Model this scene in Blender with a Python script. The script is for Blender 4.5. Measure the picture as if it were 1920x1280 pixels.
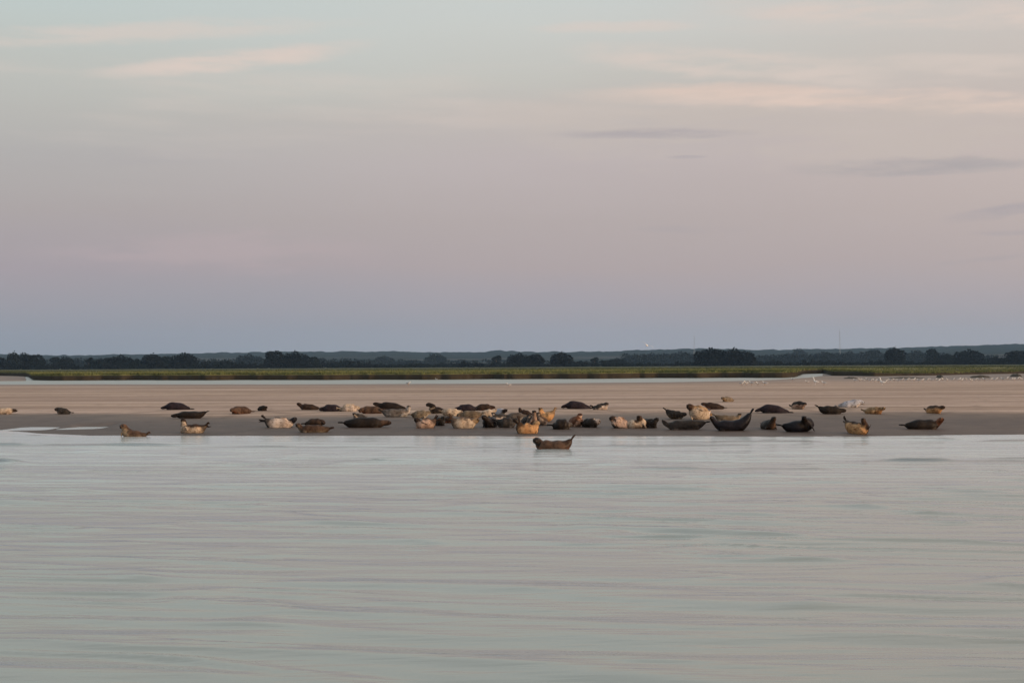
import bpy, math, random
import numpy as np
from mathutils import Vector

random.seed(7)
rng = np.random.default_rng(11)
for o in list(bpy.data.objects):
    bpy.data.objects.remove(o)
SC = bpy.context.scene
COL = SC.collection

# ------------------------------------------------------------------ camera
F = 2800.0                      # focal length in pixels of a 1920 px wide frame
CAMZ = 2.4
PITCH = math.atan(45.0 / F)
ROLL = math.radians(0.30)
fw = Vector((0, math.cos(PITCH), math.sin(PITCH)))
r0 = Vector((1, 0, 0)); u0 = Vector((0, -math.sin(PITCH), math.cos(PITCH)))
RT = r0 * math.cos(ROLL) - u0 * math.sin(ROLL)
UP = r0 * math.sin(ROLL) + u0 * math.cos(ROLL)
cam_d = bpy.data.cameras.new('camera'); cam = bpy.data.objects.new('camera', cam_d); COL.objects.link(cam)
cam_d.sensor_width = 36.0; cam_d.lens = 36.0 * F / 1920.0
cam_d.clip_start = 0.1; cam_d.clip_end = 30000
from mathutils import Matrix
cam.matrix_world = Matrix(((RT.x, UP.x, -fw.x, 0), (RT.y, UP.y, -fw.y, 0), (RT.z, UP.z, -fw.z, CAMZ), (0, 0, 0, 1)))
SC.camera = cam

# ------------------------------------------------------------------ light
SUN_EL = math.radians(7.0)
SUN_AZ = math.radians(118.0)     # clockwise from +Y: low in the sky, to the right and behind the camera
sun_dir = Vector((math.sin(SUN_AZ) * math.cos(SUN_EL), math.cos(SUN_AZ) * math.cos(SUN_EL), math.sin(SUN_EL)))
ld = bpy.data.lights.new('sun', 'SUN'); lo = bpy.data.objects.new('sun', ld); COL.objects.link(lo)
ld.energy = 2.4; ld.angle = math.radians(4.0); ld.color = (1.0, 0.74, 0.50)
lo.rotation_euler = (-sun_dir).to_track_quat('-Z', 'Y').to_euler()

SC.view_settings.view_transform = 'Standard'; SC.view_settings.look = 'None'
SC.view_settings.exposure = 0.0; SC.view_settings.gamma = 1.0
SC.render.engine = 'CYCLES'
SC.cycles.filter_width = 1.5


def lin(r, g, b):
    def f(c):
        c /= 255.0
        return c / 12.92 if c <= 0.04045 else ((c + 0.055) / 1.055) ** 2.4
    return (f(r), f(g), f(b), 1.0)


class NT:
    """tiny node helper"""
    def __init__(s, tree):
        s.t = tree; s.n = tree.nodes; s.l = tree.links

    def new(s, kind, **kw):
        nd = s.n.new(kind)
        for k, v in kw.items():
            setattr(nd, k, v)
        return nd

    def put(s, sock, v):
        if isinstance(v, bpy.types.NodeSocket):
            s.l.new(v, sock)
        elif v is not None:
            sock.default_value = v

    def math(s, op, a, b=None, c=None, clamp=False):
        nd = s.new('ShaderNodeMath', operation=op, use_clamp=clamp)
        s.put(nd.inputs[0], a)
        if b is not None: s.put(nd.inputs[1], b)
        if c is not None: s.put(nd.inputs[2], c)
        return nd.outputs[0]

    def mix(s, fac, a, b, mode='MIX'):
        nd = s.new('ShaderNodeMix', data_type='RGBA', blend_type=mode)
        s.put(nd.inputs['Factor'], fac); s.put(nd.inputs[6], a); s.put(nd.inputs[7], b)
        return nd.outputs[2]

    def ramp(s, fac, stops, interp='LINEAR'):
        nd = s.new('ShaderNodeValToRGB'); cr = nd.color_ramp; cr.interpolation = interp
        while len(cr.elements) > 1: cr.elements.remove(cr.elements[-1])
        for i, (p, c) in enumerate(stops):
            e = cr.elements[0] if i == 0 else cr.elements.new(p)
            e.position = p; e.color = c if len(c) == 4 else (*c, 1)
        s.put(nd.inputs[0], fac)
        return nd.outputs[0]

    def mapr(s, v, a, b, c, d, smooth=True):
        nd = s.new('ShaderNodeMapRange', interpolation_type='SMOOTHSTEP' if smooth else 'LINEAR')
        s.put(nd.inputs['Value'], v)
        for k, q in zip(('From Min', 'From Max', 'To Min', 'To Max'), (a, b, c, d)): s.put(nd.inputs[k], q)
        return nd.outputs[0]

    def noise(s, vec, scale, detail=3.0, rough=0.55, mapping=None, loc=(0, 0, 0), rot=(0, 0, 0)):
        if mapping is not None:
            m = s.new('ShaderNodeMapping'); s.l.new(vec, m.inputs[0]); m.inputs['Scale'].default_value = mapping
            m.inputs['Location'].default_value = loc; m.inputs['Rotation'].default_value = rot; vec = m.outputs[0]
        nd = s.new('ShaderNodeTexNoise'); s.l.new(vec, nd.inputs['Vector'])
        nd.inputs['Scale'].default_value = scale; nd.inputs['Detail'].default_value = detail; nd.inputs['Roughness'].default_value = rough
        return nd.outputs[0]


# sky: Nishita low sun, behind a thin veil of evening cloud whose colour changes with height
W = bpy.data.worlds.new('World'); SC.world = W; W.use_nodes = True
T = NT(W.node_tree); T.n.clear()
tc = T.new('ShaderNodeTexCoord'); D = tc.outputs['Generated']
sep = T.new('ShaderNodeSeparateXYZ'); T.l.new(D, sep.inputs[0])
sx, sy, sz = sep.outputs
E = [(684 - y) / F for y in (684, 650, 620, 560, 500, 400, 300, 215, 150, 60, -40)]
# heights as tan(elevation) ~ sin(elevation); ramp spans z 0 .. 0.5
elev = T.math('DIVIDE', sz, 0.5)
cent = [lin(158, 163, 171), lin(160, 161, 170), lin(163, 160, 168), lin(170, 161, 167), lin(177, 163, 164), lin(181, 168, 167),
        lin(190, 178, 177), lin(193, 184, 179), lin(197, 194, 187), lin(203, 204, 199), lin(202, 208, 206)]
left = [lin(144, 151, 161), lin(145, 150, 160), lin(148, 150, 160), lin(155, 153, 162), lin(166, 155, 162), lin(173, 163, 163),
        lin(178, 173, 171), lin(185, 182, 177), lin(190, 190, 184), lin(192, 199, 195), lin(192, 204, 203)]
high = [(0.60, lin(204, 211, 212)), (0.8, lin(196, 206, 211)), (1.0, lin(184, 198, 208))]
wob = T.noise(D, 3.0, 3.0, 0.5, mapping=(1.0, 1.0, 5.0))
elev2 = T.math('ADD', elev, T.math('MULTIPLY', T.math('SUBTRACT', wob, 0.5), 0.07))
rc = T.ramp(elev2, [(e / 0.5 * 0.98, c) for e, c in zip(E, cent)] + high[0:])
rl = T.ramp(elev2, [(e / 0.5 * 0.98, c) for e, c in zip(E, left)] + high[0:])
side = T.math('DIVIDE', sx, T.math('MAXIMUM', sy, 0.05))
lw = T.mapr(side, -0.36, 0.05, 1.0, 0.0)
base = T.mix(lw, rc, rl)
# warm towards the right
rw = T.math('MULTIPLY', T.mapr(side, 0.0, 0.42, 0.0, 1.0), T.mapr(sz, 0.03, 0.14, 0.30, 1.0))
base = T.mix(T.math('MULTIPLY', rw, 0.55), base, lin(205, 187, 179))
# peach cirrus streaks: long, thin, slightly rising to the right
n1 = T.noise(D, 2.2, 5.0, 0.55, mapping=(1.6, 1.0, 15.0), rot=(0, math.radians(4), 0), loc=(0.3, 0, 1.55))
st = T.mapr(n1, 0.50, 0.70, 0.0, 1.0)
band = T.math('MULTIPLY', T.mapr(sz, 0.10, 0.17, 0.0, 1.0), T.mapr(sz, 0.30, 0.6, 1.0, 0.0))
base = T.mix(T.math('MULTIPLY', T.math('MULTIPLY', st, band), 0.38), base, lin(216, 201, 192))


def streak(col, x, y, lx, ly, amt, tilt=0.0, target=None):
    """one cloud streak, an elongated soft patch at a fixed direction of the sky, torn by noise"""
    ax = (x - 960) / F; az = (685 - y) / F - 0.0052 * ax * 0
    a = T.math('SUBTRACT', side, ax)
    el = T.math('DIVIDE', sz, T.math('MAXIMUM', sy, 0.05))
    b = T.math('SUBTRACT', T.math('SUBTRACT', el, az), T.math('MULTIPLY', a, tilt))
    b = T.math('ADD', b, T.math('MULTIPLY', T.math('SUBTRACT', T.noise(D, 14.0, 5.0, 0.65, mapping=(1, 1, 4)), 0.5), 2.6 * ly / F))
    q = T.math('ADD', T.math('POWER', T.math('ABSOLUTE', T.math('DIVIDE', a, lx / F)), 2.0),
               T.math('POWER', T.math('ABSOLUTE', T.math('DIVIDE', b, ly / F)), 2.0))
    w = T.mapr(q, 2.4, 0.0, 0.0, amt)
    w = T.math('MULTIPLY', w, T.mapr(T.noise(D, 9.0, 5.0, 0.65, mapping=(1.2, 1, 9), loc=(x * .01, 0, y * .01)), 0.32, 0.60, 0.10, 1.0))
    w = T.math('MULTIPLY', w, T.mapr(sy, 0.05, 0.3, 0.0, 1.0))
    return T.mix(w, target, col)


PE = lin(219, 203, 193); GR = lin(166, 158, 164)
for a in ((PE, 430, 108, 200, 18, 1.0, 0.10), (PE, 250, 55, 330, 16, 0.6, 0.04), (PE, 1760, 28, 350, 20, 1.0, -0.02),
          (PE, 1380, 120, 230, 24, 0.85, -0.08), (PE, 1800, 124, 240, 16, 0.6, 0.0), (lin(226, 203, 190), 1640, 190, 420, 20, 1.0, -0.03), (lin(224, 200, 186), 1440, 178, 200, 14, 0.7, -0.05),
          (PE, 1160, 50, 120, 10, 0.6, 0.0), (PE, 780, 205, 190, 20, 0.22, 0.0), (lin(200, 187, 178), 1500, 240, 480, 60, 0.6, -0.04),
          (GR, 1225, 252, 150, 8, 0.6, 0.0), (GR, 1290, 296, 32, 3, 0.5, 0.0), (lin(162, 157, 161), 1740, 314, 190, 14, 0.6, 0.03),
          (GR, 1890, 398, 90, 9, 0.6, 0.16), (GR, 1900, 440, 60, 5, 0.4, 0.0), (GR, 1300, 432, 90, 6, 0.25, 0.0), (GR, 1840, 492, 70, 5, 0.35, 0.1),
          (lin(190, 170, 172), 380, 470, 260, 30, 0.4, 0.0), (GR, 150, 290, 260, 18, 0.15, 0.0)):
    base = streak(a[0], a[1], a[2], a[3], a[4], a[5], a[6], base)
# warm bright glow round the low sun (behind and right of the camera)
dt = T.new('ShaderNodeVectorMath', operation='DOT_PRODUCT'); T.l.new(D, dt.inputs[0]); dt.inputs[1].default_value = sun_dir
glow = T.math('POWER', T.math('MAXIMUM', dt.outputs['Value'], 0.0), 3.0)
gc = T.mix(glow, (0, 0, 0, 1), (1.5, 0.85, 0.45, 1))
base = T.mix(1.0, base, gc, 'ADD')
nish = T.new('ShaderNodeTexSky', sky_type='NISHITA'); nish.sun_disc = False
nish.sun_elevation = SUN_EL; nish.sun_rotation = SUN_AZ; nish.air_density = 1.0; nish.dust_density = 2.0
nb = T.mix(1.0, nish.outputs[0], (0.10, 0.10, 0.10, 1), 'MULTIPLY')
base = T.mix(0.08, base, nb)
bg = T.new('ShaderNodeBackground'); T.l.new(base, bg.inputs[0]); bg.inputs[1].default_value = 1.07
wo = T.new('ShaderNodeOutputWorld'); T.l.new(bg.outputs[0], wo.inputs[0])


# ------------------------------------------------------------------ helpers
def ray(px, py):
    d = RT * ((px - 960) / F) - UP * ((py - 640) / F) + fw
    return d


def on_z(px, py, z=0.0):
    d = ray(px, py); t = (z - CAMZ) / d.z
    return Vector((d.x * t, d.y * t, z))


def at_y(px, py, Y):
    d = ray(px, py); t = Y / d.y
    return Vector((d.x * t, Y, CAMZ + d.z * t))


def px_of(x, y):
    """photo column of a ground point"""
    return 960 + F * x / np.maximum(y, 1.0)


def hsh(ix, iy, seed):
    n = (ix * 374761393 + iy * 668265263 + seed * 1442695041) & 0xffffffff
    n = ((n ^ (n >> 13)) * 1274126177) & 0xffffffff
    return ((n ^ (n >> 16)) & 0xffff) / 65535.0


def vnoise(x, y, seed=0):
    x = np.asarray(x, float); y = np.asarray(y, float)
    ix = np.floor(x).astype(np.int64); iy = np.floor(y).astype(np.int64)
    fx = x - ix; fy = y - iy; fx = fx * fx * (3 - 2 * fx); fy = fy * fy * (3 - 2 * fy)
    a = hsh(ix, iy, seed); b = hsh(ix + 1, iy, seed); c = hsh(ix, iy + 1, seed); d = hsh(ix + 1, iy + 1, seed)
    return (a * (1 - fx) + b * fx) * (1 - fy) + (c * (1 - fx) + d * fx) * fy


def fbm(x, y, seed=0, o=4):
    s = 0; a = 0.5; t = 0
    for k in range(o):
        s = s + a * vnoise(x * 2 ** k, y * 2 ** k, seed + k * 17); t += a; a *= 0.55
    return s / t


def sstep(x, a, b):
    t = np.clip((x - a) / (b - a), 0, 1); return t * t * (3 - 2 * t)


def obj(name, me, mats, parent=None):
    o = bpy.data.objects.new(name, me); COL.objects.link(o)
    if not isinstance(mats, (list, tuple)): mats = [mats]
    if len(me.materials) == 0:
        for m in mats: me.materials.append(m)
    if parent: o.parent = parent
    return o


def mesh_np(name, V, Q, smooth=True):
    me = bpy.data.meshes.new(name)
    V = np.asarray(V, np.float32); Q = np.asarray(Q, np.int32)
    k = Q.shape[1]
    me.vertices.add(len(V)); me.vertices.foreach_set('co', V.ravel())
    me.loops.add(Q.size); me.loops.foreach_set('vertex_index', Q.ravel())
    me.polygons.add(len(Q)); me.polygons.foreach_set('loop_start', np.arange(0, Q.size, k, dtype=np.int32))
    me.polygons.foreach_set('loop_total', np.full(len(Q), k, np.int32))
    me.update(calc_edges=True); me.validate()
    if smooth: me.polygons.foreach_set('use_smooth', np.ones(len(me.polygons), bool))
    return me


def grid_quads(nr, nc):
    i = np.arange(nr - 1)[:, None] * nc + np.arange(nc - 1)[None, :]
    i = i.ravel()
    return np.stack([i, i + 1, i + nc + 1, i + nc], 1)


def fattr(me, name, vals):
    a = me.attributes.new(name, 'FLOAT', 'POINT'); a.data.foreach_set('value', np.asarray(vals, np.float32).ravel())


def tag(o, label=None, cat=None, group=None, kind=None):
    if label: o['label'] = label
    if cat: o['category'] = cat
    if group: o['group'] = group
    if kind: o['kind'] = kind
    return o


def empty(name, loc, rz=0, s=1.0):
    o = bpy.data.objects.new(name, None); COL.objects.link(o); o.location = loc; o.rotation_euler = (0, 0, rz)
    o.scale = (s, s, s) if not isinstance(s, tuple) else s
    o.empty_display_size = 0.2
    return o


def material(name):
    m = bpy.data.materials.new(name); m.use_nodes = True
    t = NT(m.node_tree); b = t.n['Principled BSDF']
    return m, t, b


def geo_pos(t):
    g = t.new('ShaderNodeNewGeometry'); return g.outputs['Position']


# ------------------------------------------------------------------ terrain functions
SHORE_PX = [(-500, 806.0), (-20, 807.0), (28, 809), (60, 812), (110, 814.5), (160, 817), (300, 818), (640, 817.5), (960, 818.5), (1300, 817.5), (1560, 817), (1650, 815.5), (1920, 814.5), (2400, 814)]
_sx = np.array([on_z(a, b).x for a, b in SHORE_PX]); _sy = np.array([on_z(a, b).y for a, b in SHORE_PX])
BACK_PX = [(-600, 721.5), (0, 720.5), (500, 720.5), (960, 719), (1250, 716), (1420, 713), (1500, 709), (1560, 706)]
_bx = np.array([on_z(a, b).x for a, b in BACK_PX]); _by = np.array([on_z(a, b).y for a, b in BACK_PX])
MARSH_PX = [(-700, 707), (-200, 705), (0, 705), (52, 706), (62, 712.5), (120, 713.5), (200, 713), (640, 712), (960, 711), (1280, 708.5), (1470, 708),
            (1492, 706.5), (1505, 701), (1545, 700), (1560, 705), (1640, 706), (1760, 704.5), (1860, 702), (1920, 701), (2300, 698)]
_mp = np.array([a for a, b in MARSH_PX], float)
_my = np.array([on_z(a, b).y for a, b in MARSH_PX])


def shore_y(x): return np.interp(x, _sx, _sy)
def back_y(x): return np.interp(x, _bx, _by)


def marsh_y(x, y):
    return np.interp(px_of(x, y), _mp, _my)


def sand_z(x, y):
    x = np.asarray(x, float); y = np.asarray(y, float)
    ys = shore_y(x) + (fbm(x * 0.5, y * 0.1, 3, 3) - 0.5) * 0.9 + (fbm(x * 0.11, y * 0.02, 13, 3) - 0.5) * 1.6
    t = y - ys
    up = np.where(t < 0, t * 0.05, 0.008 + 0.34 * (1 - np.exp(-np.maximum(t, 0) / 13.0)))
    up = up + 0.03 * (fbm(x * 0.06, y * 0.05, 5, 3) - 0.5) * sstep(t, 1, 12)
    yb = back_y(x) + (fbm(x * 0.04, y * 0.03, 9, 3) - 0.5) * 8
    tb = yb - y
    bk = np.where(tb < 0, np.maximum(tb * 0.02, -0.4), 0.01 + 0.30 * (1 - np.exp(-np.maximum(tb, 0) / 40.0)))
    # back of the right flat: stays just above the water
    fr = sstep(px_of(x, y), 1470, 1570) * sstep(y, 120, 200)
    bk = bk * (1 - fr) + (0.10 + 0.05 * (fbm(x * .05, y * .02, 21, 4) - .5)) * fr
    # left flat in front of the receded marsh
    fl = (1 - sstep(px_of(x, y), 40, 70)) * sstep(y, 268, 280)
    bk = bk * (1 - fl) + 0.12 * fl
    z = np.minimum(up, bk)
    lf = (1 - sstep(px_of(x, y), 190, 260)) * np.exp(-(np.maximum(t - 2.5, 0) / 2.5) ** 2)
    z = z * (1 - 0.90 * lf)
    # two runnels holding water at the lower left
    for (ax, bx, yp, dep) in ((28, 104, 803.0, 0.085), (126, 210, 801.8, 0.075)):
        c = on_z(0.5 * (ax + bx), yp); hw = 0.5 * (bx - ax) / F * c.y
        q = ((x - c.x) / hw) ** 2
        w = np.exp(-((y - c.y) / 1.5) ** 4) * (1 - sstep(q, 0.75, 1.1))
        z = z - w * (np.maximum(z, 0) + 0.02)
    # slight ripples of the sand
    z = z + 0.006 * (fbm(x * 0.7, y * 1.6, 31, 2) - 0.5) * sstep(t, 0.4, 3)
    return np.maximum(z, -0.6)


def sand_hit(px, py):
    z = 0.0
    for _ in range(25):
        p = on_z(px, py, z); z = 0.5 * z + 0.5 * float(sand_z(p.x, p.y))
    p = on_z(px, py, z)
    return Vector((p.x, p.y, float(sand_z(p.x, p.y))))


# ------------------------------------------------------------------ materials
# sand
m_sand, t, b = material('sand')
P = geo_pos(t)
wa = t.new('ShaderNodeAttribute'); wa.attribute_name = 'wet'
n_big = t.noise(P, 0.055, 4, 0.6, mapping=(0.22, 1.0, 1.0))
n_mid = t.noise(P, 0.33, 4, 0.6, mapping=(0.12, 1.0, 1.0))
n_lo = t.noise(P, 0.17, 3, 0.5, mapping=(0.10, 1.0, 1.0), rot=(0, 0, .02))
n_fin = t.noise(P, 3.0, 4, 0.65, mapping=(0.6, 1.0, 1.0))
wet = t.math('ADD', wa.outputs['Fac'], t.math('MULTIPLY', t.math('SUBTRACT', n_mid, 0.5), 0.30))
wet = t.mapr(wet, 0.15, 0.62, 0.0, 1.0)
dry = t.ramp(n_big, [(0.30, (0.29, 0.215, 0.165)), (0.40, (0.42, 0.318, 0.258)), (0.48, (0.52, 0.405, 0.330)), (0.54, (0.36, 0.27, 0.21)), (0.60, (0.51, 0.395, 0.31)), (0.7, (0.44, 0.34, 0.27))])
dry = t.mix(t.mapr(n_lo, 0.52, 0.60, 0, 0.75), dry, (0.27, 0.20, 0.150, 1))
dry = t.mix(t.mapr(n_mid, 0.52, 0.66, 0, 0.55), dry, (0.27, 0.20, 0.150, 1))
dry = t.mix(t.mapr(n_fin, 0.3, 0.8, 0, 0.45), dry, (0.27, 0.205, 0.16, 1))
n_spk = t.noise(P, 1.1, 5, 0.7, mapping=(0.7, 1.0, 1.0))
dry = t.mix(t.mapr(n_spk, 0.54, 0.68, 0, 0.75), dry, (0.20, 0.155, 0.12, 1))
wc = t.ramp(n_big, [(0.35, (0.090, 0.072, 0.060)), (0.65, (0.130, 0.102, 0.084))])
wc = t.mix(t.mapr(wa.outputs['Fac'], 0.55, 1.0, 0.75, 0.0), wc, (0.185, 0.142, 0.105, 1))
wc = t.mix(t.mapr(n_fin, 0.35, 0.8, 0, 0.5), wc, (0.085, 0.068, 0.06, 1))
wc = t.mix(t.mapr(n_spk, 0.50, 0.68, 0, 0.6), wc, (0.070, 0.054, 0.046, 1))
wc = t.mix(t.mapr(n_spk, 0.46, 0.34, 0, 0.4), wc, (0.19, 0.155, 0.135, 1))
ga = t.new('ShaderNodeAttribute'); ga.attribute_name = 'grey'
col = t.mix(wet, dry, wc)
col = t.mix(ga.outputs['Fac'], col, (0.215, 0.195, 0.180, 1))
sta = t.new('ShaderNodeAttribute'); sta.attribute_name = 'shade_tracks'
col = t.mix(t.math('MULTIPLY', sta.outputs['Fac'], t.mapr(n_fin, .3, .7, .5, 1.0)), col, (0.045, 0.034, 0.028, 1))  # painted contact shade under the seals, plus their wet drag tracks
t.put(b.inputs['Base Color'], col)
t.put(b.inputs['Roughness'], t.mapr(wet, 0, 1, 0.9, 0.62, False))
t.put(b.inputs['Specular IOR Level'], t.mapr(wet, 0, 1, 0.12, 0.16, False))
bp = t.new('ShaderNodeBump'); bp.inputs['Strength'].default_value = 0.6; bp.inputs['Distance'].default_value = 0.05
t.put(bp.inputs['Height'], t.math('ADD', n_fin, t.math('MULTIPLY', n_mid, 1.5))); t.l.new(bp.outputs[0], b.inputs['Normal'])

# water
m_water, t, b = material('water')
P = geo_pos(t)
sp = t.new('ShaderNodeSeparateXYZ'); t.l.new(P, sp.inputs[0])
b.inputs['IOR'].default_value = 1.6
wcol = t.mix(t.noise(P, 0.08, 3, 0.5, mapping=(0.3, 1, 1)), (0.225, 0.262, 0.230, 1), (0.260, 0.288, 0.254, 1))
wsh = t.new('ShaderNodeAttribute'); wsh.attribute_name = 'wave_shade'
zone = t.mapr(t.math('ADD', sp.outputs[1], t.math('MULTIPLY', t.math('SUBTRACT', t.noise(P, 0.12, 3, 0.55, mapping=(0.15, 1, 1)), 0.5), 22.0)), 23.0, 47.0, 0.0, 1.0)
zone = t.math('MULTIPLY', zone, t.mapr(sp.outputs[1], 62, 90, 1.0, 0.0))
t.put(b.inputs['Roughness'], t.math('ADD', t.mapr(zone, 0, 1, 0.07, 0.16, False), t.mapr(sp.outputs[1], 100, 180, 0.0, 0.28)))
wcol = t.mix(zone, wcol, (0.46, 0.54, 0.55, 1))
wcol = t.mix(wsh.outputs['Fac'], wcol, (0.05, 0.075, 0.075, 1))  # dark faces of the wavelets, painted into the water colour
ssh = t.new('ShaderNodeAttribute'); ssh.attribute_name = 'shore_shine'
t.put(b.inputs['Base Color'], t.mix(t.math('MULTIPLY', ssh.outputs['Fac'], t.mapr(t.noise(P, 2.5, 3, .6, mapping=(.4, 1, 1)), .35, .6, .2, 1.0)), wcol, (0.62, 0.62, 0.62, 1)))  # bright reflection along the waterline, painted into the base colour
n1 = t.noise(P, 1.0, 3, 0.55, mapping=(0.55, 3.0, 1), rot=(0, 0, math.radians(13)))
n2 = t.noise(P, 1.0, 4, 0.6, mapping=(2.0, 9.0, 1), rot=(0, 0, math.radians(-8)))
bp = t.new('ShaderNodeBump'); bp.inputs['Distance'].default_value = 0.035; bp.inputs['Strength'].default_value = 0.55
t.put(bp.inputs['Height'], t.math('ADD', n1, t.math('MULTIPLY', n2, t.mapr(zone, 0, 1, 0.08, 0.45, False))))
t.l.new(bp.outputs[0], b.inputs['Normal'])

# marsh ground and grass
m_marsh, t, b = material('marsh_ground')
P = geo_pos(t)
na = t.noise(P, 0.02, 4, 0.6, mapping=(0.5, 1, 1)); nb2 = t.noise(P, 0.5, 4, 0.6)
c = t.ramp(na, [(0.3, (0.095, 0.110, 0.038)), (0.45, (0.195, 0.185, 0.062)), (0.6, (0.110, 0.122, 0.042)), (0.75, (0.19, 0.145, 0.06))])
c = t.mix(t.mapr(nb2, 0.4, 0.8, 0, 0.6), c, (0.045, 0.05, 0.02, 1))
spz = t.new('ShaderNodeSeparateXYZ'); t.l.new(P, spz.inputs[0])
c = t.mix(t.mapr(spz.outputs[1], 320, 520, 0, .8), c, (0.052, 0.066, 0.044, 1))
mud = t.mapr(spz.outputs[2], 0.80, 1.05, 1.0, 0.0)
c = t.mix(mud, c, t.mix(nb2, (0.024, 0.018, 0.011, 1), (0.045, 0.036, 0.023, 1)))
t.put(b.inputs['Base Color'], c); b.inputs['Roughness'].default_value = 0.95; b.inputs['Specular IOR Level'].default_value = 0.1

m_grass, t, b = material('marsh_grass')
P = geo_pos(t)
na = t.noise(P, 0.022, 4, 0.6, mapping=(0.5, 1, 1)); nb2 = t.noise(P, 0.9, 3, 0.6)
c = t.ramp(na, [(0.32, (0.095, 0.122, 0.046)), (0.45, (0.170, 0.182, 0.075)), (0.58, (0.118, 0.138, 0.052)), (0.72, (0.185, 0.160, 0.075))])
c = t.mix(t.mapr(nb2, 0.35, 0.75, 0, 0.55), c, (0.050, 0.060, 0.018, 1))
spz = t.new('ShaderNodeSeparateXYZ'); t.l.new(P, spz.inputs[0])
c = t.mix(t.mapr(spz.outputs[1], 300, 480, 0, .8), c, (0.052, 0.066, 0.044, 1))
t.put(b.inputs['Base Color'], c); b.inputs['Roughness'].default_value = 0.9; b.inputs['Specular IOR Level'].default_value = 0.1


def leaf_mat(name, a, bb):
    m, t, b = material(name)
    P = geo_pos(t)
    n = t.noise(P, 0.35, 3, 0.6)
    t.put(b.inputs['Base Color'], t.mix(t.mapr(n, 0.3, 0.7, 0, 1), (*a, 1), (*bb, 1)))
    b.inputs['Roughness'].default_value = 0.9; b.inputs['Specular IOR Level'].default_value = 0.1
    return m


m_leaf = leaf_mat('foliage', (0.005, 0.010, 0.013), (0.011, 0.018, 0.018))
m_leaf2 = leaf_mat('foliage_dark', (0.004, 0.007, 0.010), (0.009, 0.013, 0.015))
m_bark = leaf_mat('bark', (0.05, 0.042, 0.034), (0.08, 0.068, 0.055))

m_hill, t, b = material('hills')
P = geo_pos(t)
n = t.noise(P, 0.0035, 4, 0.5, mapping=(0.6, 1, 1)); n2 = t.noise(P, 0.03, 4, 0.6)
c = t.mix(t.mapr(n, 0.52, 0.60, 0, 1), t.mix(n2, (0.010, 0.016, 0.014, 1), (0.026, 0.033, 0.024, 1)), (0.09, 0.085, 0.075, 1))
hz = t.new('ShaderNodeSeparateXYZ'); t.l.new(P, hz.inputs[0])
c = t.mix(t.mapr(hz.outputs[2], 18, 30, 0, 1), c, t.mix(n2, (0.010, 0.016, 0.014, 1), (0.026, 0.033, 0.024, 1)))
t.put(b.inputs['Base Color'], c); b.inputs['Roughness'].default_value = 1.0; b.inputs['Specular IOR Level'].default_value = 0.0

# ------------------------------------------------------------------ seabed and sandbank (one sheet of ground)
def build_sand():
    rows = np.concatenate([np.linspace(-180, 30, 12), np.arange(32, 46, 1.0), np.arange(46, 76, 0.22), np.arange(76, 130, 0.7), np.arange(130, 330, 1.6),
                           np.geomspace(331, 3900, 18)])
    cols = np.concatenate([-np.geomspace(3900, 60, 14), np.linspace(-52, 52, 380), np.geomspace(60, 3900, 14)])
    s = np.where(rows[:, None] > 60, 1 + (rows[:, None] - 60) / 70.0, 1.0) * np.ones((1, len(cols)))
    X = cols[None, :] * np.where(np.abs(cols[None, :]) < 55, s, 1.0)
    # keep outer columns monotonic
    lim = np.abs(cols[None, :]) >= 55
    X = np.where(lim, np.sign(cols)[None, :] * np.maximum(np.abs(cols)[None, :], 52 * s * (1 + 0.02 * (np.arange(len(cols))[None, :] % 14 + 1))), X)
    X = np.clip(X, -3900, 3900); X = np.maximum.accumulate(X, axis=1)
    Y = rows[:, None] * np.ones_like(X)
    Z = sand_z(X, Y)
    me = mesh_np('sand', np.stack([X, Y, Z], -1).reshape(-1, 3), grid_quads(*X.shape))
    t = Y - shore_y(X)
    wetv = 1 - sstep(t + (fbm(X * 0.10, Y * 0.12, 44, 3) - 0.5) * 7 + (fbm(X * 0.035, Y * 0.03, 47, 2) - 0.5) * 7, 4.0, 21.0)
    # wet edge along the back channel
    wb = 1 - sstep(back_y(X) - Y, 6, 55)
    wb = wb * (1 - sstep(px_of(X, Y), 1450, 1600))
    fattr(me, 'wet', wetv)
    gr = wb * 0.75
    gr = np.maximum(gr, sstep(px_of(X, Y), 1380, 1600) * sstep(Y, 170, 235) * 0.85)
    fattr(me, 'grey', gr)
    fattr(me, 'shade_tracks', SHADE_TRACKS(X, Y))
    tag(obj('sandbank_ground', me, m_sand), kind='structure')


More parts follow.
